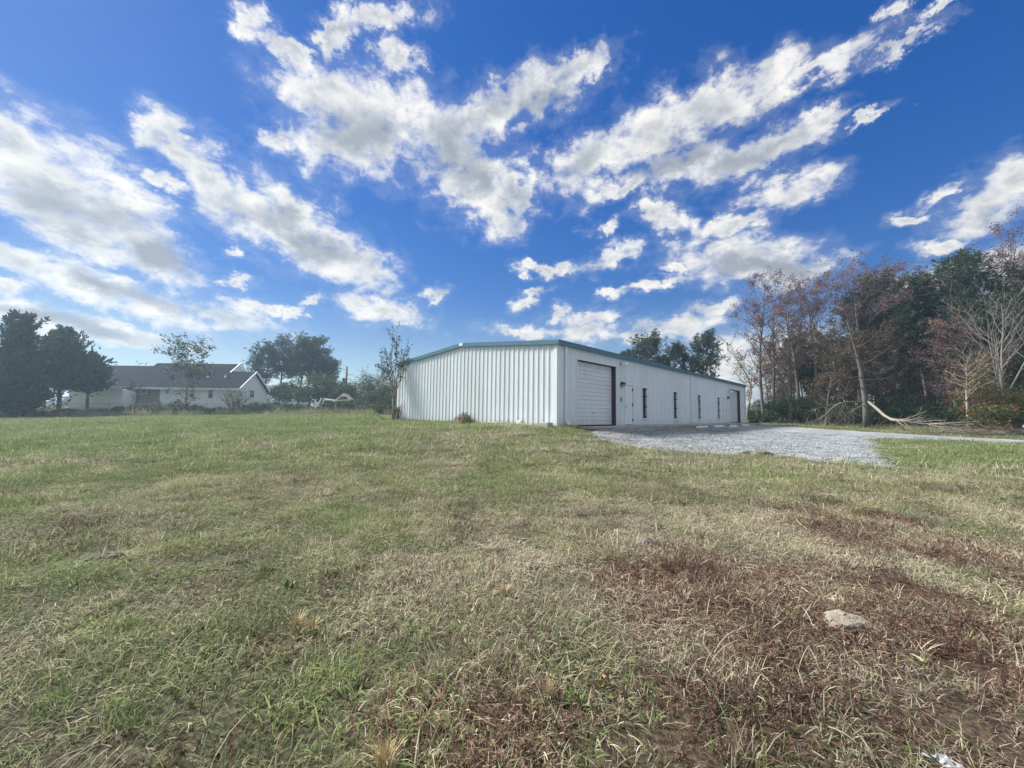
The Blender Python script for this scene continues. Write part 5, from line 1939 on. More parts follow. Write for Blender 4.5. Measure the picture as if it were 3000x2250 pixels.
    refs = [(2238, 'the tall narrow red tree'), (2314, 'the two trunked reddish tree'), (2386, 'the straight trunked red tree'), (2425, 'the red tree left of the tallest crown'),
            (2515, 'the tallest red crown'), (2600, 'the round headed pine'), (2660, 'the spiky topped pine'), (2722, 'the thin tree between two pines'), (2836, 'the biggest pine'),
            (2942, 'the bare pale tree'), (3060, 'the right edge trees')]
    rng = np.random.default_rng(77)
    first = {}
    for i in range(74):
        px = 2245 + (3080 - 2245) * (i + rng.uniform(0, 1)) / 74
        Y_ = 50 - 10 * sstep(px, 2300, 2950) + rng.uniform(3, 24) - 3
        X = float(at(px, 1200, Y_)[0])
        pi = int(rng.integers(0, 5)) if px > 2330 else int(rng.integers(0, 3))
        s = rng.uniform(0.66, 0.92)
        nm, ms, mt, lab = protos[pi]
        loc = (X, Y_, gz(X, Y_) - 0.06)
        ref = min(refs, key=lambda r: abs(r[0] - px))[1]
        full = lab + ' deep behind ' + ref
        if pi not in first:
            o = thing(nm, full, 'tree', loc, rng.uniform(0, 6.28), full.replace('tree deep', 'trees deep').replace('pine deep', 'pines deep'))
            o.scale = (s, s, s)
            for pn_, me, m in zip(('trunk', 'crown'), ms, mt):
                link(pn_, me, m, o)
            first[pi] = o
        else:
            dup(first[pi], loc, rng.uniform(0, 6.28), (s, s, s), full, full.replace('tree deep', 'trees deep').replace('pine deep', 'pines deep'))
    # brush filling the foot of the woods further back
    pb = shrub(501, 5, 5, 3.0, 3000, 0.17, 12, 0.1)
    f0 = None
    for i in range(26):
        px = 2215 + (3080 - 2215) * (i + rng.uniform(0, 1)) / 26
        Y_ = 50 - 10 * sstep(px, 2300, 2950) + rng.uniform(0, 14)
        X = float(at(px, 1200, Y_)[0])
        loc = (X, Y_, gz(X, Y_) - 0.06)
        s = rng.uniform(0.75, 1.2)
        blab = 'dark bush in the shade behind ' + min(refs, key=lambda r: abs(r[0] - px))[1]
        if f0 is None:
            f0 = thing('thicket_bush', blab, 'bush', loc, 0, blab.replace('bush', 'bushes'))
            f0.scale = (s, s, s * 0.85)
            link('stems', pb[0], M['brush'], f0)
            link('foliage', pb[1], M['bushleaf'], f0)
        else:
            dup(f0, loc, rng.uniform(0, 6.28), (s, s, s * rng.uniform(0.7, 1.2)), blab, blab.replace('bush', 'bushes'))


build_left_trees()
build_right_woods()

# ------------------------------------------------------------------ small things
def build_small_things():
    rng = np.random.default_rng(12)
    # kerb stops along the front of the building
    proto = None
    spots = [(2057, 'nearest of the four white kerb stops, by the middle downspout'), (2107.5, 'second nearest white kerb stop in front of the third narrow window'),
             (2149, 'third white kerb stop, in front of the far entry door'), (2184.5, 'farthest white kerb stop, in front of the far overhead door')]
    for px, lab in spots:
        d = ray(px, 1253)
        n = np.array([E2[0], E2[1], 0])
        A0 = np.array([BA[0], BA[1], 0]) + n * -2.05
        t = (A0 @ n) / (d @ n)
        x, y = d[0] * t, d[1] * t
        z = gz(x, y) + 0.03
        rz = math.pi / 2 - TH
        if proto is None:
            mb = MB()
            prof = [(-0.085, 0), (-0.075, 0.085), (-0.045, 0.12), (0.045, 0.12), (0.075, 0.085), (0.085, 0)]
            xs = (-0.92, -0.86, 0.86, 0.92)
            v, q = [], []
            for i, x_ in enumerate(xs):
                k = 0.78 if i in (0, 3) else 1.0
                v += [(x_, p * k, h * (0.85 if k < 1 else 1)) for p, h in prof]
            for i in range(3):
                for j in range(5):
                    q.append((i * 6 + j, (i + 1) * 6 + j, (i + 1) * 6 + j + 1, i * 6 + j + 1))
            q += [(0, 1, 4, 5), (1, 2, 3, 4), (23, 22, 19, 18), (22, 21, 20, 19)]
            mb.add(v, q)
            proto = link('kerb_stop', mb.mesh('kerb_stop'), M['stop'], None, (x, y, z), (0, 0, rz))
            tag(proto, lab, 'kerb stop', 'white kerb stops in front of the steel building')
        else:
            o = proto.copy()
            COL.objects.link(o)
            o.location = (x, y, z)
            o['label'] = lab

    # things lying along the gable wall
    x, y = bxy(-0.28, 0.36)
    blk = thing('concrete_block', 'grey concrete block on the ground by the near corner of the steel building', 'concrete block', (x, y, gz(x, y) - 0.02), math.pi / 2 - TH)
    MB().box(-0.20, 0.20, -0.24, 0.24, 0.0, 0.24, 0.015).build('block_body', M['concrete'], blk)
    MB().box(-0.13, 0.13, -0.17, 0.17, 0.241, 0.255, 0.006).build('top_cap', M['concrete'], blk)
    x, y = bxy(-0.20, 2.04)
    mb = MB().lathe([(0.0, 0.03), (0.13, 0.025), (0.160, 0.012), (0.165, -0.012), (0.14, -0.025), (0.0, -0.025)], 20)
    o = mb.build('round_cover', M['disc'], None, True, loc=(x, y, gz(x, y) + 0.11), rot=(math.radians(74), 0, -TH))
    tag(o, 'cream round lid leaning against the ribbed gable wall', 'lid')
    pr = [((-0.30, 1.2), (-0.24, 4.1), 0.030, 'long pale plank lying along the foot of the gable wall', 'paleply'), ((-0.52, 0.9), (-0.40, 2.9), 0.022, 'thin grey stick in front of the pale plank by the gable wall', 'wood'),
          ((-0.62, 3.0), (-0.35, 4.6), 0.018, 'crooked grey stick at the left end of the pale plank', 'wood')]
    for (a, b, r, lab, m) in pr:
        (xa, ya), (xb, yb) = bxy(*a), bxy(*b)
        mb = MB()
        if m == 'paleply':
            mb.beam((xa, ya, gz(xa, ya) + 0.09), (xb, yb, gz(xb, yb) + 0.12), 0.12, 0.035)
        else:
            mid = np.array(((xa + xb) / 2 + 0.08, (ya + yb) / 2, gz(xa, ya) + 0.12))
            mb.tube([(xa, ya, gz(xa, ya) + 0.07), mid, (xb, yb, gz(xb, yb) + 0.05)], [r, r * 0.9, r * 0.5], 6)
        tag(mb.build('plank' if m == 'paleply' else 'stick', M[m], None), lab, 'plank' if m == 'paleply' else 'stick')
    # heap of dead grass against the gable
    x, y = bxy(-0.45, 5.72)
    z0 = gz(x, y)
    mb = MB()
    mb.lathe([(0.62, -0.05), (0.52, 0.14), (0.30, 0.36), (0.10, 0.50), (0.0, 0.53)], 14)
    V = mb.v[0]
    V[:, :2] *= (1 + 0.12 * rng.normal(0, 1, (len(V), 1)))
    V[:, 0] -= 0.12 * V[:, 2]
    for k in range(420):
        a, r = rng.uniform(0, 6.28), rng.uniform(0, 1) ** 0.6
        p = np.array((math.cos(a) * 0.6 * r, math.sin(a) * 0.6 * r, 0.52 * (1 - r) + 0.03))
        pl = limb(rng, p, (math.cos(a) * 0.4 + 0.35, math.sin(a) * 0.4, 0.9), rng.uniform(0.10, 0.30), 3, 0.2, -0.1)
        mb.tube(pl, [0.006, 0.005, 0.004, 0.002], 3, cap=False)
    o = mb.build('straw_heap', M['strawdull'], None, loc=(x, y, z0), rot=(0, 0, -TH))
    tag(o, 'pointed heap of dead grass against the ribbed gable wall', 'straw heap')
    x, y = bxy(32.35, -0.35)
    mb = MB()
    mb.tube([(-0.02, 0.2, 0.10), (0.30, 0.0, 0.12), (0.62, -0.3, 0.11)], 0.11, 10)
    for k in range(12):
        mb.tube([(0.0 + k * 0.045, 0.16 - k * 0.03, 0.105), (0.02 + k * 0.045, 0.147 - k * 0.03, 0.105)], 0.122, 10)
    tag(mb.build('drain_pipe', M['black'], None, loc=(x, y, gz(x, y) + 0.05)), 'short black drain pipe at the far front corner of the steel building', 'drain pipe')

    # clods, mounds, litter in the field
    def lump(name, px, py, Yhint, rx, ry, h, m, lab, cat, seed, rz=0.0, sink=0.05):
        # walk down the sight line to where it meets the land
        d = ray(px, py)
        lo, hi = 0.5, 80.0
        for _ in range(60):
            mid = (lo + hi) / 2
            p = d * mid + (0, 0, EYE)
            if p[2] > gz(p[0], p[1]):
                lo = mid
            else:
                hi = mid
        p = d * lo + (0, 0, EYE)
        r = np.random.default_rng(seed)
        n, k = 9, 22
        v, q = [], []
        for i in range(n):
            f = i / (n - 1)
            for j in range(k):
                a = j * 2 * math.pi / k
                rr = math.sin(f * math.pi / 2) ** 0.9 * (1 + 0.16 * math.sin(3 * a + seed) + 0.08 * math.sin(7 * a + 2 * seed))
                zz = h * math.cos(f * math.pi / 2) ** 0.8 + r.normal(0, 0.11 * h)
                rr *= 1 + r.normal(0, 0.05)
                v.append((math.cos(a) * rx * rr, math.sin(a) * ry * rr, zz - sink * h))
        for i in range(n - 1):
            for j in range(k):
                q.append((i * k + j, (i + 1) * k + j, (i + 1) * k + (j + 1) % k, i * k + (j + 1) % k))
        o = MB().add(v, q).build(name, m, None, True, loc=(p[0], p[1], gz(p[0], p[1])), rot=(0, 0, rz))
        return tag(o, lab, cat), p

    lump('earth_mound', 2478, 1828, 2.4, 0.16, 0.12, 0.065, M['earth'], 'pale clay mound among the red weeds in the right foreground', 'mound', 3)
    lump('earth_mound', 2420, 1452, 5, 0.22, 0.15, 0.045, M['earth'], 'small pale clay mound farther out, below the gravel corner', 'mound', 4)
    lump('soil_clod', 312, 1640, 3.5, 0.14, 0.075, 0.06, M['soil'], 'dark grey clod of soil in the green grass at the left', 'clod', 5, 0.5)
    lump('soil_clod', 1838, 1606, 3.5, 0.09, 0.06, 0.05, M['soil'], 'small dark clod beside the grey stone in the middle of the field', 'clod', 6)
    lump('stone', 1893, 1600, 3.5, 0.10, 0.05, 0.085, M['stone'], 'angular grey stone half sunk in the middle of the field', 'stone', 7, 0.4)
    lump('turf_clod', 2228, 1334, 10, 0.36, 0.20, 0.14, M['strawdull'], 'lump of overturned turf at the edge of the gravel lot', 'turf clod', 8)
    lump('turf_clod', 2292, 1344, 10, 0.34, 0.15, 0.09, M['strawdull'], 'flatter strip of torn turf right of the turf lump by the gravel', 'turf clod', 9)
    lump('turf_clod', 2190, 1331, 10, 0.25, 0.14, 0.10, M['soil'], 'small dark turf piece left of the turf lump by the gravel', 'turf clod', 10)

    def litter(name, px, py, lab, cat, m, shape):
        d = ray(px, py)
        lo, hi = 0.5, 80.0
        for _ in range(60):
            mid = (lo + hi) / 2
            p = d * mid + (0, 0, EYE)
            lo, hi = (mid, hi) if p[2] > gz(p[0], p[1]) + 0.05 else (lo, mid)
        p = d * lo + (0, 0, EYE)
        o = MB().add(*shape).build(name, m, None, False, loc=tuple(p))
        return tag(o, lab, cat)

    def scrap(n, m_, w, l, seed, curl=0.03):
        r = np.random.default_rng(seed)
        v, q = [], []
        for i in range(n):
            for j in range(m_):
                s, t = i / (n - 1) - 0.5, j / (m_ - 1) - 0.5
                v.append((s * l + r.normal(0, 0.005), t * w * (1 - 0.7 * abs(s)) + r.normal(0, 0.004), curl * math.sin(6 * s + 3 * t) + r.normal(0, 0.004)))
        for i in range(n - 1):
            for j in range(m_ - 1):
                q.append((i * m_ + j, (i + 1) * m_ + j, (i + 1) * m_ + j + 1, i * m_ + j + 1))
        return v, q

    o = litter('paper_scrap', 2768, 2228, 'torn white plastic strip in the brown weeds at the bottom right', 'litter', M['plastic'], scrap(12, 5, 0.028, 0.13, 1, 0.012))
    o.rotation_euler = (0.1, 0.1, -0.6)
    litter('paper_scrap', 1730, 1303, 'tiny white scrap in the grass left of the gravel edge', 'litter', M['plastic'], scrap(6, 4, 0.10, 0.16, 2, 0.05))
    o = litter('dry_leaf', 1765, 1993, 'dry orange leaf standing in the grass in the right foreground', 'leaf', M['orangeleaf'], scrap(7, 5, 0.035, 0.055, 3, 0.01))
    o.rotation_euler = (0.3, -1.1, 0.4)
    o = litter('dry_leaf', 1786, 1512, 'small dry orange leaf lying farther out in the field', 'leaf', M['orangeleaf'], scrap(7, 5, 0.045, 0.06, 4, 0.02))
    o.rotation_euler = (0.5, 0.4, 0.4)
    # straw tufts and a broad leaved weed
    def tuft(px, py, lab, m, n, ln, w, seed, spread=0.45, name='straw_tuft', cat='grass tuft', broad=False):
        d = ray(px, py)
        lo, hi = 0.5, 80.0
        for _ in range(60):
            mid = (lo + hi) / 2
            p = d * mid + (0, 0, EYE)
            lo, hi = (mid, hi) if p[2] > gz(p[0], p[1]) + 0.02 else (lo, mid)
        p = d * lo + (0, 0, EYE)
        r = np.random.default_rng(seed)
        V, Q, k = [], [], 0
        for i in range(n):
            a = r.uniform(0, 6.28)
            lean = abs(r.normal(0, spread))
            L_ = ln * r.uniform(0.6, 1.15)
            dx = np.array((math.cos(a), math.sin(a), 0))
            sx = np.array((-math.sin(a), math.cos(a), 0))
            b0 = dx * r.uniform(0, 0.035)
            pts = [b0 + dx * math.sin(lean * t) * L_ * t + np.array((0, 0, math.cos(lean * t) * L_ * t)) for t in (0, 0.45, 0.8, 1.0)]
            ws = (w * 0.5, w * (1.6 if broad else 1), w * (1.2 if broad else 0.7), w * 0.08)
            for q_, ww in zip(pts, ws):
                V += [q_ - sx * ww / 2, q_ + sx * ww / 2]
            for j in range(3):
                Q.append((k + 2 * j, k + 2 * j + 1, k + 2 * j + 3, k + 2 * j + 2))
            k += 8
        o = MB().add(V, Q).build(name, m, None, False, loc=(p[0], p[1], gz(p[0], p[1]) + 0.005))
        return tag(o, lab, cat, 'cut straw tufts in the grass' if name == 'straw_tuft' else None)

    for i, (px, py, n, ln, lab) in enumerate([(1478, 1745, 70, 0.11, 'round golden straw tuft in the middle of the field'), (1606, 2045, 60, 0.12, 'golden straw tuft beside the bright green weed'), (865, 1835, 80, 0.11, 'wide straw tuft left of centre in the near grass'),
                                              (915, 1840, 60, 0.10, 'smaller straw tuft touching the right side of the wide one'), (1445, 1665, 40, 0.09, 'pale straw tuft a little behind the round golden one'), (1128, 2245, 90, 0.13, 'straw tuft at the bottom edge left of centre')]):
        tuft(px, py, lab, M['straw'], n, ln, 0.0045, 40 + i)
    tuft(1682, 2065, 'bright green broad leaved weed beside a golden straw tuft', M['broadleaf'], 22, 0.085, 0.013, 60, 0.8, 'green_weed', 'weed', True)
    tuft(845, 1720, 'green broad leaved weed in the near grass left of centre', M['broadleaf'], 16, 0.075, 0.013, 61, 0.9, 'green_weed', 'weed', True)
    # survey stake with tape
    p = at(943, 1230.7, 28)
    z = gz(p[0], 28)
    st = thing('survey_stake', 'thin dark survey stake with orange tape standing in the far grass', 'stake', (p[0], 28, z))
    MB().box(-0.022, 0.022, -0.022, 0.022, -0.05, 0.60).build('stake_post', M['wood'], st)
    mb = MB()
    mb.add([(0.02, 0, 0.52), (0.02, 0, 0.46), (0.20, 0.02, 0.46), (0.20, 0.02, 0.40), (0.42, -0.03, 0.43), (0.42, -0.03, 0.38)], [(0, 1, 3, 2), (2, 3, 5, 4)])
    mb.box(-0.026, 0.026, -0.026, 0.026, 0.45, 0.51)
    mb.build('flagging_tape', M['flag'], st)

    # utility pole
    Y = 70
    p = at(1011, 1200, Y)
    zt = float(at(1011, 1075, Y)[2])
    z0 = gz(p[0], Y)
    up = thing('utility_pole', 'brown utility pole with a grey transformer behind the scrub', 'utility pole', (p[0], Y, z0))
    MB().tube([(0, 0, -0.2), (0, 0, zt - z0)], [0.19, 0.14], 10).build('pole_shaft', M['pole'], up, True)
    mb = MB().tube([(-0.42, -0.1, zt - z0 - 3.0), (-0.42, -0.1, zt - z0 - 2.0)], 0.26, 12)
    mb.box(-0.30, 0, -0.06, 0.06, zt - z0 - 2.3, zt - z0 - 2.2)
    mb.tube([(-0.42, -0.1, zt - z0 - 2.0), (-0.42, -0.1, zt - z0 - 1.75)], 0.05, 6)
    mb.build('transformer', M['grey'], up)
    mb = MB().tube([(0, 0, zt - z0 - 0.55), (-1.0, -0.1, zt - z0 - 0.35)], 0.04, 6)
    mb.tube([(-1.0, -0.1, zt - z0 - 0.55), (-1.0, -0.1, zt - z0 - 0.15)], 0.09, 8)
    mb.build('bracket_arm', M['grey'], up)
    mb = MB().tube([(0, -0.16, zt - z0), (0, -0.16, zt - z0 + 0.22)], 0.05, 6)
    mb.build('insulator', M['grey'], up)

    # chain link fence before the house
    pf = [at(px, 1200, yy) for px, yy in ((40, 45.3), (202, 46.2), (366, 46.9), (540, 47.9), (690, 48.6), (830, 49.3), (935, 49.8))]
    fx, fy = pf[0][0], pf[0][1]
    fe = thing('chain_link_fence', 'low chain link fence half lost in the hedge before the house', 'fence', (fx, fy, 0))
    npost = 15
    S_ = np.linspace(0, 1, npost)
    X = np.interp(S_, np.linspace(0, 1, len(pf)), [q[0] for q in pf])
    Yv = np.interp(S_, np.linspace(0, 1, len(pf)), [q[1] for q in pf])
    Zv = [gz(a, b) for a, b in zip(X, Yv)]
    pm = MB().tube([(0, 0, -0.1), (0, 0, 1.26)], 0.032, 8).lathe([(0.036, 1.25), (0.03, 1.29), (0, 1.31)], 8).mesh('post')
    for a, b, c in zip(X, Yv, Zv):
        link('post', pm, M['grey'], fe, (a - fx, b - fy, c))
    rail = [(a - fx, b - fy, c + 1.22) for a, b, c in zip(X, Yv, Zv)]
    MB().tube(rail, 0.022, 6).build('top_rail', M['grey'], fe)
    mb = MB()
    for i in range(npost - 1):
        a, b = np.array(rail[i]), np.array(rail[i + 1])
        k = int(np.linalg.norm(b - a) / 0.16)
        for j in range(k):
            f, g = j / k, min(1.0, (j + 7) / k)
            h_, l_ = a * (1 - f) + b * f, a * (1 - g) + b * g - (0, 0, 1.17)
            mb.tube([h_, l_], 0.0035, 3, cap=False)
            h_, l_ = a * (1 - f) + b * f - (0, 0, 1.17), a * (1 - g) + b * g
            mb.tube([h_, l_], 0.0035, 3, cap=False)
    tag(mb.build('wire_mesh', M['grey'], fe), kind='stuff')

    # the old play frame: shingled A roof, ragged canopy edge, leaning ladder
    Y = 50.5
    q = lambda px, py, yy=Y: at(px, py, yy)
    c = q(1000, 1180)
    zg = gz(c[0], Y)
    O = np.array((c[0], Y, zg))
    pl = thing('play_frame', 'old wooden play frame with a little shingled A roof behind the hedge', 'play frame', tuple(O))
    ap, lf, rt = q(1007, 1152.5) - O, q(985, 1170) - O, q(1027, 1170.5) - O
    dep = 1.4
    mb = MB()
    for (a, b) in ((ap, lf), (ap, rt)):
        f = np.array((0, dep, 0))
        th = np.array((0, 0, 0.06))
        mb.add([a, b, b + f, a + f, a - th, b - th, b + f - th, a + f - th], [(0, 1, 2, 3), (7, 6, 5, 4), (0, 4, 5, 1), (1, 5, 6, 2), (2, 6, 7, 3), (3, 7, 4, 0)])
    mb.build('roof', M['wood'], pl)
    mb = MB()
    for (a, b) in ((ap, lf), (ap, rt)):
        mb.beam(a + (0, -0.04, -0.06), b + (0, -0.04, -0.06), 0.06, 0.16)
    k1, k2 = ap * 0.72 + lf * 0.28, ap * 0.72 + rt * 0.28
    mb.beam(k1 + (0, -0.08, -0.05), k2 + (0, -0.08, -0.05), 0.05, 0.26)
    mb.build('roof_trim', M['white'], pl)
    for (px, yy) in ((953, 0.0), (984, 0.0), (1024, 0.0), (984, dep), (1024, dep)):
        p = q(px, 1171) - O
        MB().box(p[0] - 0.045, p[0] + 0.045, yy - 0.045, yy + 0.045, 0.0, p[2] + 0.0).build('post', M['wood'], pl)
    for (pa, pb, s_) in ((q(951, 1170) - O, q(982, 1174) - O, 1), (q(976, 1173.5) - O, q(1000, 1174.5) - O, 2), (q(998, 1173) - O, q(1026, 1171) - O, 3)):
        r = np.random.default_rng(s_)
        V, Q = [], []
        n = 9
        for i in range(n):
            t = i / (n - 1)
            m_ = pa * (1 - t) + pb * t
            V += [m_ + (0, -0.07, 0.07 + r.normal(0, 0.03)), m_ + (0, -0.075, -0.10 - abs(r.normal(0, 0.06))), m_ + (0, 0.6, 0.10 + r.normal(0, 0.02))]
        for i in range(n - 1):
            Q += [(3 * i, 3 * i + 1, 3 * i + 4, 3 * i + 3), (3 * i + 2, 3 * i, 3 * i + 3, 3 * i + 5)]
        MB().add(V, Q).build('canopy_strip', M['paleply'], pl)
    dk = q(1000, 1186) - O
    MB().box(q(953, 1186)[0] - O[0], q(1026, 1186)[0] - O[0], 0, dep, dk[2] - 0.08, dk[2]).build('deck', M['wood'], pl)
    ld = thing('wooden_ladder', 'pale wooden ladder leaning beside the old play frame', 'ladder', tuple(O))
    a0, a1 = q(929, 1195, Y - 0.6) - O, q(941.5, 1165.5, Y + 0.1) - O
    b0, b1 = q(940, 1195, Y - 0.6) - O, q(951, 1166, Y + 0.1) - O
    low = lambda u, v: u + (u - v) * 0.28
    for (u, v) in ((low(a0, a1), a1), (low(b0, b1), b1)):
        MB().beam(u, v, 0.07, 0.10).build('rail', M['paleply'], ld)
    rm = None
    for k in range(7):
        t = 0.02 + k * 0.155
        u, v = a0 * (1 - t) + a1 * t, b0 * (1 - t) + b1 * t
        MB().beam(u, v, 0.10, 0.045).build('rung', M['paleply'], ld)
    o = MB().add(*scrap(12, 8, 0.22, 0.55, 8, 0.06)).build('plastic_sheet', M['plastic'], None, loc=tuple(at(956, 1197, 46.2)), rot=(1.4, 1.1, 0.2))
    tag(o, 'white plastic scrap caught in the hedge below the play frame', 'litter')
    o = MB().add(*scrap(8, 4, 0.25, 1.1, 9, 0.05)).build('white_board', M['paleply'], None, loc=tuple(at(190, 1194.5, 45.6)), rot=(0.2, -0.12, 0.1))
    tag(o, 'pale board lying tilted at the left end of the garage wing', 'board')

    # dark car just entering at the right edge
    Y = 28.2
    x0 = float(at(2991, 1270, Y)[0]) + 1.15
    car = thing('parked_car', 'dark car with only its rear corner showing at the right edge', 'car', (x0, Y, gz(x0 + 1.5, Y)), 0.0)
    prof = [(0.05, 0.35), (0.0, 0.60), (0.04, 0.98), (0.55, 1.05), (0.95, 1.42), (2.4, 1.46), (3.2, 1.02), (4.2, 0.86), (4.4, 0.55), (4.35, 0.30)]
    V, Q = [], []
    for y_, k in ((-0.85, 0.0), (-0.78, 1.0), (0.78, 1.0), (0.85, 0.0)):
        for (px_, pz_) in prof:
            V.append((px_, y_ * (0.82 if pz_ > 1.2 else 1), pz_ * (0.985 if k == 0 and pz_ > 0.9 else 1)))
    n = len(prof)
    for i in range(3):
        for j in range(n):
            Q.append((i * n + j, i * n + (j + 1) % n, (i + 1) * n + (j + 1) % n, (i + 1) * n + j))
    T = []
    for base in (0, 3 * n):
        for j in range(1, n - 1):
            T.append((base, base + j, base + j + 1) if base == 0 else (base, base + j + 1, base + j))
    MB().add(V, Q, T).build('body', M['carpaint'], car)
    for wx in (0.85, 3.55):
        for wy in (-0.80, 0.80):
            MB().tube([(wx, wy - 0.11, 0.33), (wx, wy + 0.11, 0.33)], 0.33, 20).build('wheel', M['black'], car)
    for wy in (-0.62, 0.62):
        MB().box(-0.02, 0.05, wy - 0.14, wy + 0.14, 0.70, 0.90, 0.01).build('tail_lamp', M['lamp'], car)
    MB().box(-0.06, 0.10, -0.80, 0.80, 0.36, 0.56, 0.03).build('bumper', M['chrome'], car)
    MB().box(1.0, 2.35, -0.72, -0.70, 1.02, 1.36).build('side_window', M['darkglass'], car)


# ------------------------------------------------------------------ grass and loose stone
def instancer(name, pts, attrs, coll, mat_kind):
    """one object whose points carry copies of small clumps"""
    me = mesh_np(name, pts, attrs=attrs)
    o = link(name, me, None)
    tag(o, kind='stuff')
    ng = bpy.data.node_groups.new(name + ' scatter', 'GeometryNodeTree')
    ng.interface.new_socket('Geometry', in_out='INPUT', socket_type='NodeSocketGeometry')
    ng.interface.new_socket('Geometry', in_out='OUTPUT', socket_type='NodeSocketGeometry')
    N, L = ng.nodes, ng.links
    gi, go = N.new('NodeGroupInput'), N.new('NodeGroupOutput')
    ci = N.new('GeometryNodeCollectionInfo')
    ci.inputs['Collection'].default_value = coll
    ci.inputs['Separate Children'].default_value = True
    ci.inputs['Reset Children'].default_value = True
    ip = N.new('GeometryNodeInstanceOnPoints')

    def attr(nm, t):
        a = N.new('GeometryNodeInputNamedAttribute')
        a.data_type = t
        a.inputs['Name'].default_value = nm
        return a.outputs['Attribute']

    L.new(gi.outputs[0], ip.inputs['Points'])
    L.new(ci.outputs[0], ip.inputs['Instance'])
    ip.inputs['Pick Instance'].default_value = True
    f2i = N.new('FunctionNodeFloatToInt')
    L.new(attr('kind_no', 'FLOAT'), f2i.inputs[0])
    L.new(f2i.outputs[0], ip.inputs['Instance Index'])
    L.new(attr('turn', 'FLOAT_VECTOR'), ip.inputs['Rotation'])
    L.new(attr('size', 'FLOAT_VECTOR'), ip.inputs['Scale'])
    L.new(ip.outputs[0], go.inputs[0])
    md = o.modifiers.new('scatter', 'NODES')
    md.node_group = ng
    return o


def blade_mat():
    m, nt, p = mat_base('grass blades')
    N, L = nt.nodes, nt.links

    def attr(nm, typ='GEOMETRY'):
        a = N.new('ShaderNodeAttribute')
        a.attribute_name = nm
        a.attribute_type = typ
        return a.outputs['Fac']

    def math_(op, a, b=None):
        n = N.new('ShaderNodeMath')
        n.operation = op
        for i, v in enumerate((a, b)):
            if v is None:
                continue
            if isinstance(v, (int, float)):
                n.inputs[i].default_value = v
            else:
                L.new(v, n.inputs[i])
        return n.outputs[0]

    def ramp(f, stops):
        c = N.new('ShaderNodeValToRGB')
        L.new(f, c.inputs[0])
        e = c.color_ramp.elements
        e[0].position, e[0].color = stops[0][0], (*stops[0][1], 1)
        e[1].position, e[1].color = stops[-1][0], (*stops[-1][1], 1)
        for pos, col in stops[1:-1]:
            x = e.new(pos)
            x.color = (*col, 1)
        return c.outputs[0]

    def mix(f, a, b):
        x = N.new('ShaderNodeMix')
        x.data_type = 'RGBA'
        L.new(f, x.inputs[0])
        L.new(a, x.inputs[6])
        L.new(b, x.inputs[7])
        return x.outputs[2]

    pick = attr('pick')
    tone = math_('ADD', attr('tone'), attr('vigour', 'INSTANCER'))
    g = math_('LESS_THAN', pick, attr('green', 'INSTANCER'))
    r = math_('LESS_THAN', attr('pick2'), attr('red', 'INSTANCER'))
    straw = ramp(tone, [(0.0, (0.165, 0.148, 0.11)), (0.35, (0.345, 0.31, 0.225)), (0.75, (0.555, 0.505, 0.37)), (1.0, (0.70, 0.66, 0.51))])
    green = ramp(tone, [(0.0, (0.085, 0.125, 0.050)), (0.45, (0.180, 0.240, 0.095)), (0.8, (0.29, 0.345, 0.145)), (1.0, (0.40, 0.42, 0.20))])
    red = ramp(tone, [(0.0, (0.090, 0.062, 0.050)), (0.45, (0.190, 0.118, 0.092)), (0.8, (0.30, 0.195, 0.15)), (1.0, (0.45, 0.36, 0.27))])
    c = mix(r, mix(g, straw, green), red)
    L.new(c, p.inputs['Base Color'])
    p.inputs['Roughness'].default_value = 0.7
    p.inputs['Specular IOR Level'].default_value = 0.15
    tr = N.new('ShaderNodeBsdfTranslucent')
    L.new(c, tr.inputs[0])
    mx = N.new('ShaderNodeMixShader')
    mx.inputs[0].default_value = 0.35
    L.new(p.outputs[0], mx.inputs[1])
    L.new(tr.outputs[0], mx.inputs[2])
    L.new(mx.outputs[0], nt.nodes['Material Output'].inputs[0])
    return m


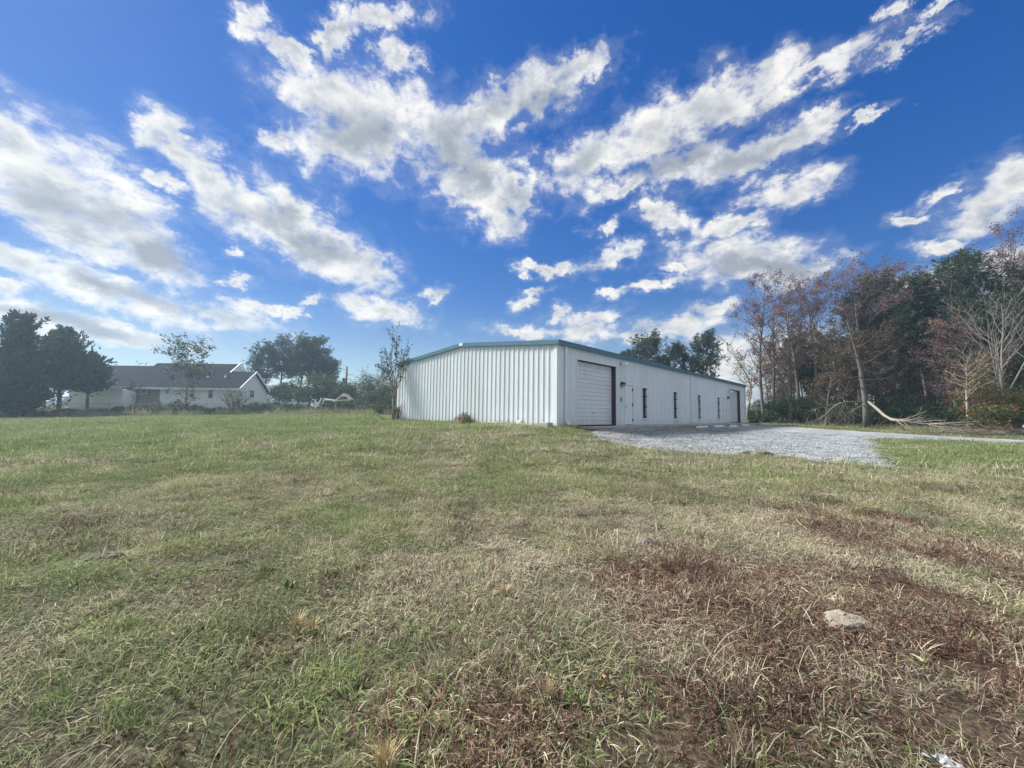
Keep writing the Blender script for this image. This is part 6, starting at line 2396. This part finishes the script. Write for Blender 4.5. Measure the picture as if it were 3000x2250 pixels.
def clump(rng, n, R, ln, w, lean, curl, segs=3, matted=0.3):
    """n blades in a patch of radius R; lean, curl in radians; a share of them lies matted"""
    a = rng.uniform(0, 2 * math.pi, n)
    rr = R * np.sqrt(rng.uniform(0, 1, n))
    pa = rng.uniform(0, 2 * math.pi, n)
    base = np.stack([rr * np.cos(pa), rr * np.sin(pa), np.zeros(n)], 1)
    L_ = ln * rng.lognormal(0, 0.35, n)
    l0 = np.abs(rng.normal(lean, 0.35, n))
    flat = rng.random(n) < matted
    l0 = np.where(flat, rng.uniform(1.15, 1.5, n), l0)
    base[:, 2] += np.where(flat, rng.uniform(0.0, 0.05, n), 0)
    cu = rng.normal(curl, 0.5, n)
    dx = np.stack([np.cos(a), np.sin(a), np.zeros(n)], 1)
    sw = a + math.pi / 2 + rng.normal(0, 0.7, n)
    sx = np.stack([np.cos(sw), np.sin(sw), rng.normal(0, 0.3, n)], 1)
    W = w * rng.uniform(0.6, 1.3, n)
    ts = np.linspace(0, 1, segs + 1)
    P = [base]
    for i in range(segs):
        th = l0 + cu * ts[i]
        step = (L_ / segs)[:, None] * (dx * np.sin(th)[:, None] + np.array((0, 0, 1.0)) * np.cos(th)[:, None])
        q = P[-1] + step
        q[:, 2] = np.maximum(q[:, 2], 0.004)
        P.append(q)
    V = []
    for i in range(segs):
        ww = (W * (1 - 0.55 * ts[i] ** 1.5))[:, None] * 0.5
        V += [P[i] - sx * ww, P[i] + sx * ww]
    V.append(P[-1])
    k = 2 * segs + 1
    V = np.stack(V, 1).reshape(-1, 3)
    o = np.arange(n)[:, None] * k
    q = np.concatenate([o + np.array([[2 * i, 2 * i + 1, 2 * i + 3, 2 * i + 2]]) for i in range(segs - 1)])
    t = o + np.array([[2 * segs - 2, 2 * segs - 1, 2 * segs]])
    pick, pick2, tone = rng.random(n), rng.random(n), np.clip(rng.normal(0.5, 0.24, n), 0, 1)
    return V, q, t, np.repeat(pick, k), np.repeat(pick2, k), np.repeat(tone, k)


def sprig(rng, n, R, h):
    """low twiggy weed: wiry stems thick with small dead leaves"""
    V, T, P1, P2, TO, k = [], [], [], [], [], 0
    for i in range(n):
        a, r = rng.uniform(0, 6.28), R * math.sqrt(rng.uniform(0, 1))
        p = np.array((math.cos(a) * r, math.sin(a) * r, 0))
        st = limb(rng, p, (rng.normal(0, 0.7), rng.normal(0, 0.7), 0.8), h * rng.uniform(0.6, 1.4), 4, 0.3, 0.0)
        st[:, 2] = np.maximum(st[:, 2], 0.005)
        tone, pk, pk2 = rng.uniform(0, 1), rng.random(), rng.random() * 0.8
        for j in range(4):
            d = unit(st[j + 1] - st[j])
            s = np.cross(d, rng.normal(0, 1, 3))
            s = unit(s) * 0.0014
            V += [st[j] - s, st[j] + s, st[j + 1]]
            T.append((k, k + 1, k + 2))
            k += 3
            for m_ in range(6):
                q, qd = along(st[j:j + 2], rng.uniform(0, 0.99))
                e = unit(rng.normal(0, 1, 3) + (0, 0, 0.3)) * rng.uniform(0.010, 0.024)
                s = unit(np.cross(e, rng.normal(0, 1, 3))) * 0.0032
                V += [q, q + e * 0.5 + s, q + e, q + e * 0.5 - s]
                T += [(k, k + 1, k + 2), (k, k + 2, k + 3)]
                k += 4
        c = k - len(P1)
        P1 += [pk] * c
        P2 += [pk2] * c
        TO += list(np.clip(tone + rng.normal(0, 0.15, c), 0, 1))
    return np.array(V), None, np.array(T), np.array(P1), np.array(P2), np.array(TO)


def build_grass():
    rng = np.random.default_rng(2024)
    bm = blade_mat()
    coll = bpy.data.collections.new('grass clumps')
    kinds = []

    def reg(name, data):
        V, q, t, a, b, c = data
        me = mesh_np(name, V, q, t, {'pick': a, 'pick2': b, 'tone': c})
        me.materials.append(bm)
        o = bpy.data.objects.new('%02d_%s' % (len(kinds), name), me)
        coll.objects.link(o)
        kinds.append(o)

    for i in range(6):                                     # 0-5 near turf
        reg('turf', clump(rng, 230, 0.27, 0.066, 0.0050, 0.62, 0.8, 4, 0.36))
    for i in range(3):                                     # 6-8 wiry weed
        reg('weed', sprig(rng, 62, 0.24, 0.085))
    for i in range(3):                                     # 9-11 long lax blades and stalks
        reg('long_grass', clump(rng, 40, 0.22, 0.125, 0.0042, 0.8, 1.0, 5, 0.45))
    for i in range(4):                                     # 12-15 coarse turf for farther out
        reg('far_turf', clump(rng, 190, 0.50, 0.09, 0.0105, 0.5, 0.7, 2, 0.25))
    for i in range(2):                                     # 16-17 upright bright tufts
        reg('tuft', clump(rng, 60, 0.07, 0.095, 0.0050, 0.5, 0.7, 4, 0.08))

    for i in range(2):                                     # 18-19 flat broad leaved weeds
        d_ = clump(rng, 26, 0.05, 0.055, 0.016, 1.0, 0.5, 3, 0.3)
        reg('rosette', d_[:3] + (d_[3] * 0.02,) + (d_[4] * 0 + 1,) + d_[5:])

    def spread(r0, r1, per_m2, half=1.55):
        A = half * (r1 ** 2 - r0 ** 2) + 8 * (r1 - r0)
        n = int(A * per_m2)
        y = np.sqrt(rng.uniform(r0 ** 2, r1 ** 2, n))
        x = rng.uniform(-1, 1, n) * (half * y + 4.0)
        return x, y

    def ok(x, y, bare=True):
        u, v = buv(x, y)
        inside = (u > -0.03) & (u < BL + 0.05) & (v > -0.03) & (v < BW + 0.05)
        apron = (u > 1.15) & (u < BL + 0.8) & (v > -1.2) & (v <= 0)
        gd = gravel_d(x, y)
        k = ~inside & ~apron & (gd < rng.normal(-0.05, 0.16, len(x)))
        if bare:                                            # worn spots
            k &= ~((fbm(x * 2.3, y * 2.3, 91, 3) > 0.66) & (rng.random(len(x)) < 0.8))
        return k

    X, Y, K, SZ = [], [], [], []

    def put(x, y, kinds_, smin, smax, zs=1.0):
        k = ok(x, y)
        x, y = x[k], y[k]
        n = len(x)
        kk = rng.choice(kinds_, n)
        s = rng.uniform(smin, smax, n)
        tall_ = 0.27 + 1.35 * fbm(x * 1.6, y * 1.6, 13, 4)
        X.append(x); Y.append(y); K.append(kk)
        SZ.append(np.stack([s, s, s * tall_ * zs * rng.uniform(0.8, 1.2, n)], 1))

    x, y = spread(0.9, 9.5, 34)
    rd = redness(x, y)
    w = rng.random(len(x)) < rd * 0.45
    put(x[~w], y[~w], [0, 1, 2, 3, 4, 5], 0.8, 1.15)
    put(x[w], y[w], [6, 7, 8], 0.8, 1.2)
    x, y = spread(0.9, 9.5, 5)
    put(x, y, [6, 7, 8], 0.6, 1.0, 0.8)
    x, y = spread(0.9, 12, 2.6)
    put(x, y, [9, 10, 11], 0.7, 1.15)
    x, y = spread(0.9, 14, 6.5)
    put(x, y, [16, 17], 0.7, 1.3)
    x, y = spread(0.9, 11, 1.3)
    k_ = fbm(x * 0.6, y * 0.6, 95, 3) > 0.5
    put(x[k_], y[k_], [18, 19], 0.7, 1.5)
    x, y = spread(9.0, 26, 8.5)
    rd = redness(x, y)
    w = rng.random(len(x)) < rd * 0.6
    put(x[~w], y[~w], [0, 1, 2, 3, 4, 5, 12, 13, 14, 15], 1.0, 1.5)
    put(x[w], y[w], [6, 7, 8], 1.2, 1.7)
    x, y = spread(24, 58, 4.4)
    put(x, y, [12, 13, 14, 15], 1.2, 1.9, 0.8)
    x, y = np.concatenate(X), np.concatenate(Y)
    # ragged taller growth against the walls and the gravel edge
    sel = rng.uniform(0, 1, 900)
    ex, ey = [], []
    for s in sel:
        px_, py_ = bxy(-0.12 - abs(rng.normal(0, 0.18)), s * BW)
        ex.append(px_); ey.append(py_)
    for s in rng.uniform(0, 1, 60):
        px_, py_ = bxy(0.0 + s * 1.2, -0.12 - abs(rng.normal(0, 0.12)))
        ex.append(px_); ey.append(py_)
    ex, ey = np.array(ex), np.array(ey)
    k = ok(ex, ey, False)
    ex, ey = ex[k], ey[k]
    # tufts on and about the torn turf by the gravel
    tx, ty = [], []
    for (px_, py_, n_, sg) in ((2228, 1336, 16, 0.22), (2292, 1346, 12, 0.2), (2190, 1333, 8, 0.15), (2340, 1352, 8, 0.2), (2140, 1330, 8, 0.2)):
        p_ = at(px_, py_, 11.9)
        tx += list(p_[0] + rng.normal(0, sg, n_)); ty += list(p_[1] + rng.normal(0, sg, n_))
    ex, ey = np.concatenate([ex, tx]), np.concatenate([ey, ty])
    x, y = np.concatenate([x, ex]), np.concatenate([y, ey])
    K.append(rng.choice([9, 10, 16, 17, 0, 1], len(ex)))
    s = rng.uniform(0.9, 1.5, len(ex))
    SZ.append(np.stack([s, s, s * rng.uniform(0.7, 1.25, len(ex))], 1))
    K, SZ = np.concatenate(K), np.concatenate(SZ)
    z = surf_z(x, y) - 0.008
    n = len(x)
    turn = np.stack([rng.normal(0, 0.06, n), rng.normal(0, 0.06, n), rng.uniform(0, 6.283, n)], 1)
    gr = np.clip(greenness(x, y) + rng.normal(0, 0.10, n), 0, 1)
    gr = np.where((K == 16) | (K == 17), np.clip(gr + rng.choice([0.35, -0.35], n, p=[0.62, 0.38]), 0, 1), gr)
    rd = np.where((K >= 6) & (K <= 8), np.clip(0.55 + 0.45 * redness(x, y), 0, 1), redness(x, y) * 0.62)
    instancer('grass', np.stack([x, y, z], 1), {'turn': turn, 'size': SZ, 'kind_no': K.astype(float), 'green': gr, 'red': rd,
                                                               'vigour': np.clip(0.75 * (fbm(x * 1.7, y * 1.7, 33, 4) - 0.5) + rng.normal(0, 0.09, n), -0.3, 0.3)}, coll, bm)
    # rank weeds and long grass along the far edge of the field and before the woods
    coll2 = bpy.data.collections.new('rank weeds')
    for i in range(4):
        V, q, t, a, b, c = clump(rng, 90, 0.45, 0.50, 0.016, 0.35, 0.7, 3, 0.08)
        me = mesh_np('rank', V, q, t, {'pick': a, 'pick2': b, 'tone': c})
        me.materials.append(bm)
        coll2.objects.link(bpy.data.objects.new('%02d_rank' % i, me))
    px = rng.uniform(-80, 1160, 1900)
    Yd = np.interp(px, [-80, 300, 700, 1000, 1160], [42.0, 44.2, 46.0, 47.0, 45.0]) + rng.normal(0.4, 0.6, len(px))
    xa = np.array([at(p, 1210, q)[0] for p, q in zip(px, Yd)])
    px2 = rng.uniform(2200, 3080, 1500)
    Yd2 = np.interp(px2, [2200, 2353, 2560, 2760, 3080], [48, 44.5, 38, 34.0, 31]) + rng.normal(0.6, 1.0, len(px2))
    xb = np.array([at(p, 1230, q)[0] for p, q in zip(px2, Yd2)])
    x, y = np.concatenate([xa, xb]), np.concatenate([Yd, Yd2])
    n = len(x)
    s = rng.uniform(0.45, 1.15, n) * np.where(np.arange(n) < len(xa), 1.0, 0.75)
    instancer('rank_weeds', np.stack([x, y, ground_z(x, y) - 0.03], 1),
              {'turn': np.stack([np.zeros(n), np.zeros(n), rng.uniform(0, 6.28, n)], 1), 'size': np.stack([s, s, s], 1), 'kind_no': rng.integers(0, 4, n).astype(float),
               'green': np.clip(rng.normal(0.55, 0.2, n), 0, 1), 'red': np.clip(rng.normal(0.08, 0.1, n), 0, 1)}, coll2, bm)


def build_stones():
    rng = np.random.default_rng(99)
    coll = bpy.data.collections.new('loose stones')
    mats = [mk('crushed limestone pale', (0.40, 0.425, 0.445), 0.9, 0.2, 20), mk('crushed limestone mid', (0.29, 0.315, 0.34), 0.9, 0.2, 20), mk('crushed limestone dark', (0.20, 0.22, 0.24), 0.9, 0.2, 20)]
    for i in range(6):
        V, T, k = [], [], 0
        for j in range(34):
            a, r = rng.uniform(0, 6.28), 0.28 * math.sqrt(rng.random())
            s = 0.011 * rng.lognormal(0, 0.4)
            c = np.array((math.cos(a) * r, math.sin(a) * r, s * 0.35))
            v = rng.normal(0, 1, (6, 3)) * 0.22 + np.array([(1, 0, 0), (-1, 0, 0), (0, 1, 0), (0, -1, 0), (0, 0, 0.75), (0, 0, -0.7)])
            V.append(c + v * s)
            T.append(np.array([(0, 2, 4), (2, 1, 4), (1, 3, 4), (3, 0, 4), (2, 0, 5), (1, 2, 5), (3, 1, 5), (0, 3, 5)]) + k)
            k += 6
        me = mesh_np('stones', np.concatenate(V), None, np.concatenate(T))
        me.materials.append(mats[i % 3])
        coll.objects.link(bpy.data.objects.new('%02d_stones' % i, me))
    n = 9000
    x, y = rng.uniform(2, 26, n), rng.uniform(10.5, 27, n)
    d = gravel_d(x, y)
    k = (d > -0.35) & (rng.random(n) < np.clip(1.5 - np.hypot(x, y) / 40, 0.2, 1))
    k &= (d > 0.0) | (rng.random(n) < 0.3)
    x, y, d = x[k], y[k], d[k]
    z = ground_z(x, y) + (fbm(x * 0.9, y * 0.9, 41, 4) - 0.5) * 0.10 * sstep(-np.hypot(x, y), -60, -30) - 0.05 + 0.068 * sstep(d, -0.3, 0.5) + (fbm(x * 2.1, y * 2.1, 51, 3) - 0.5) * 0.03
    n = len(x)
    s = rng.uniform(0.8, 1.5, n)
    instancer('gravel_stones', np.stack([x, y, z], 1), {'turn': np.stack([np.zeros(n), np.zeros(n), rng.uniform(0, 6.28, n)], 1), 'size': np.stack([s, s, s], 1),
                                                        'kind_no': rng.integers(0, 6, n).astype(float)}, coll, None)


build_small_things()
build_grass()
build_stones()
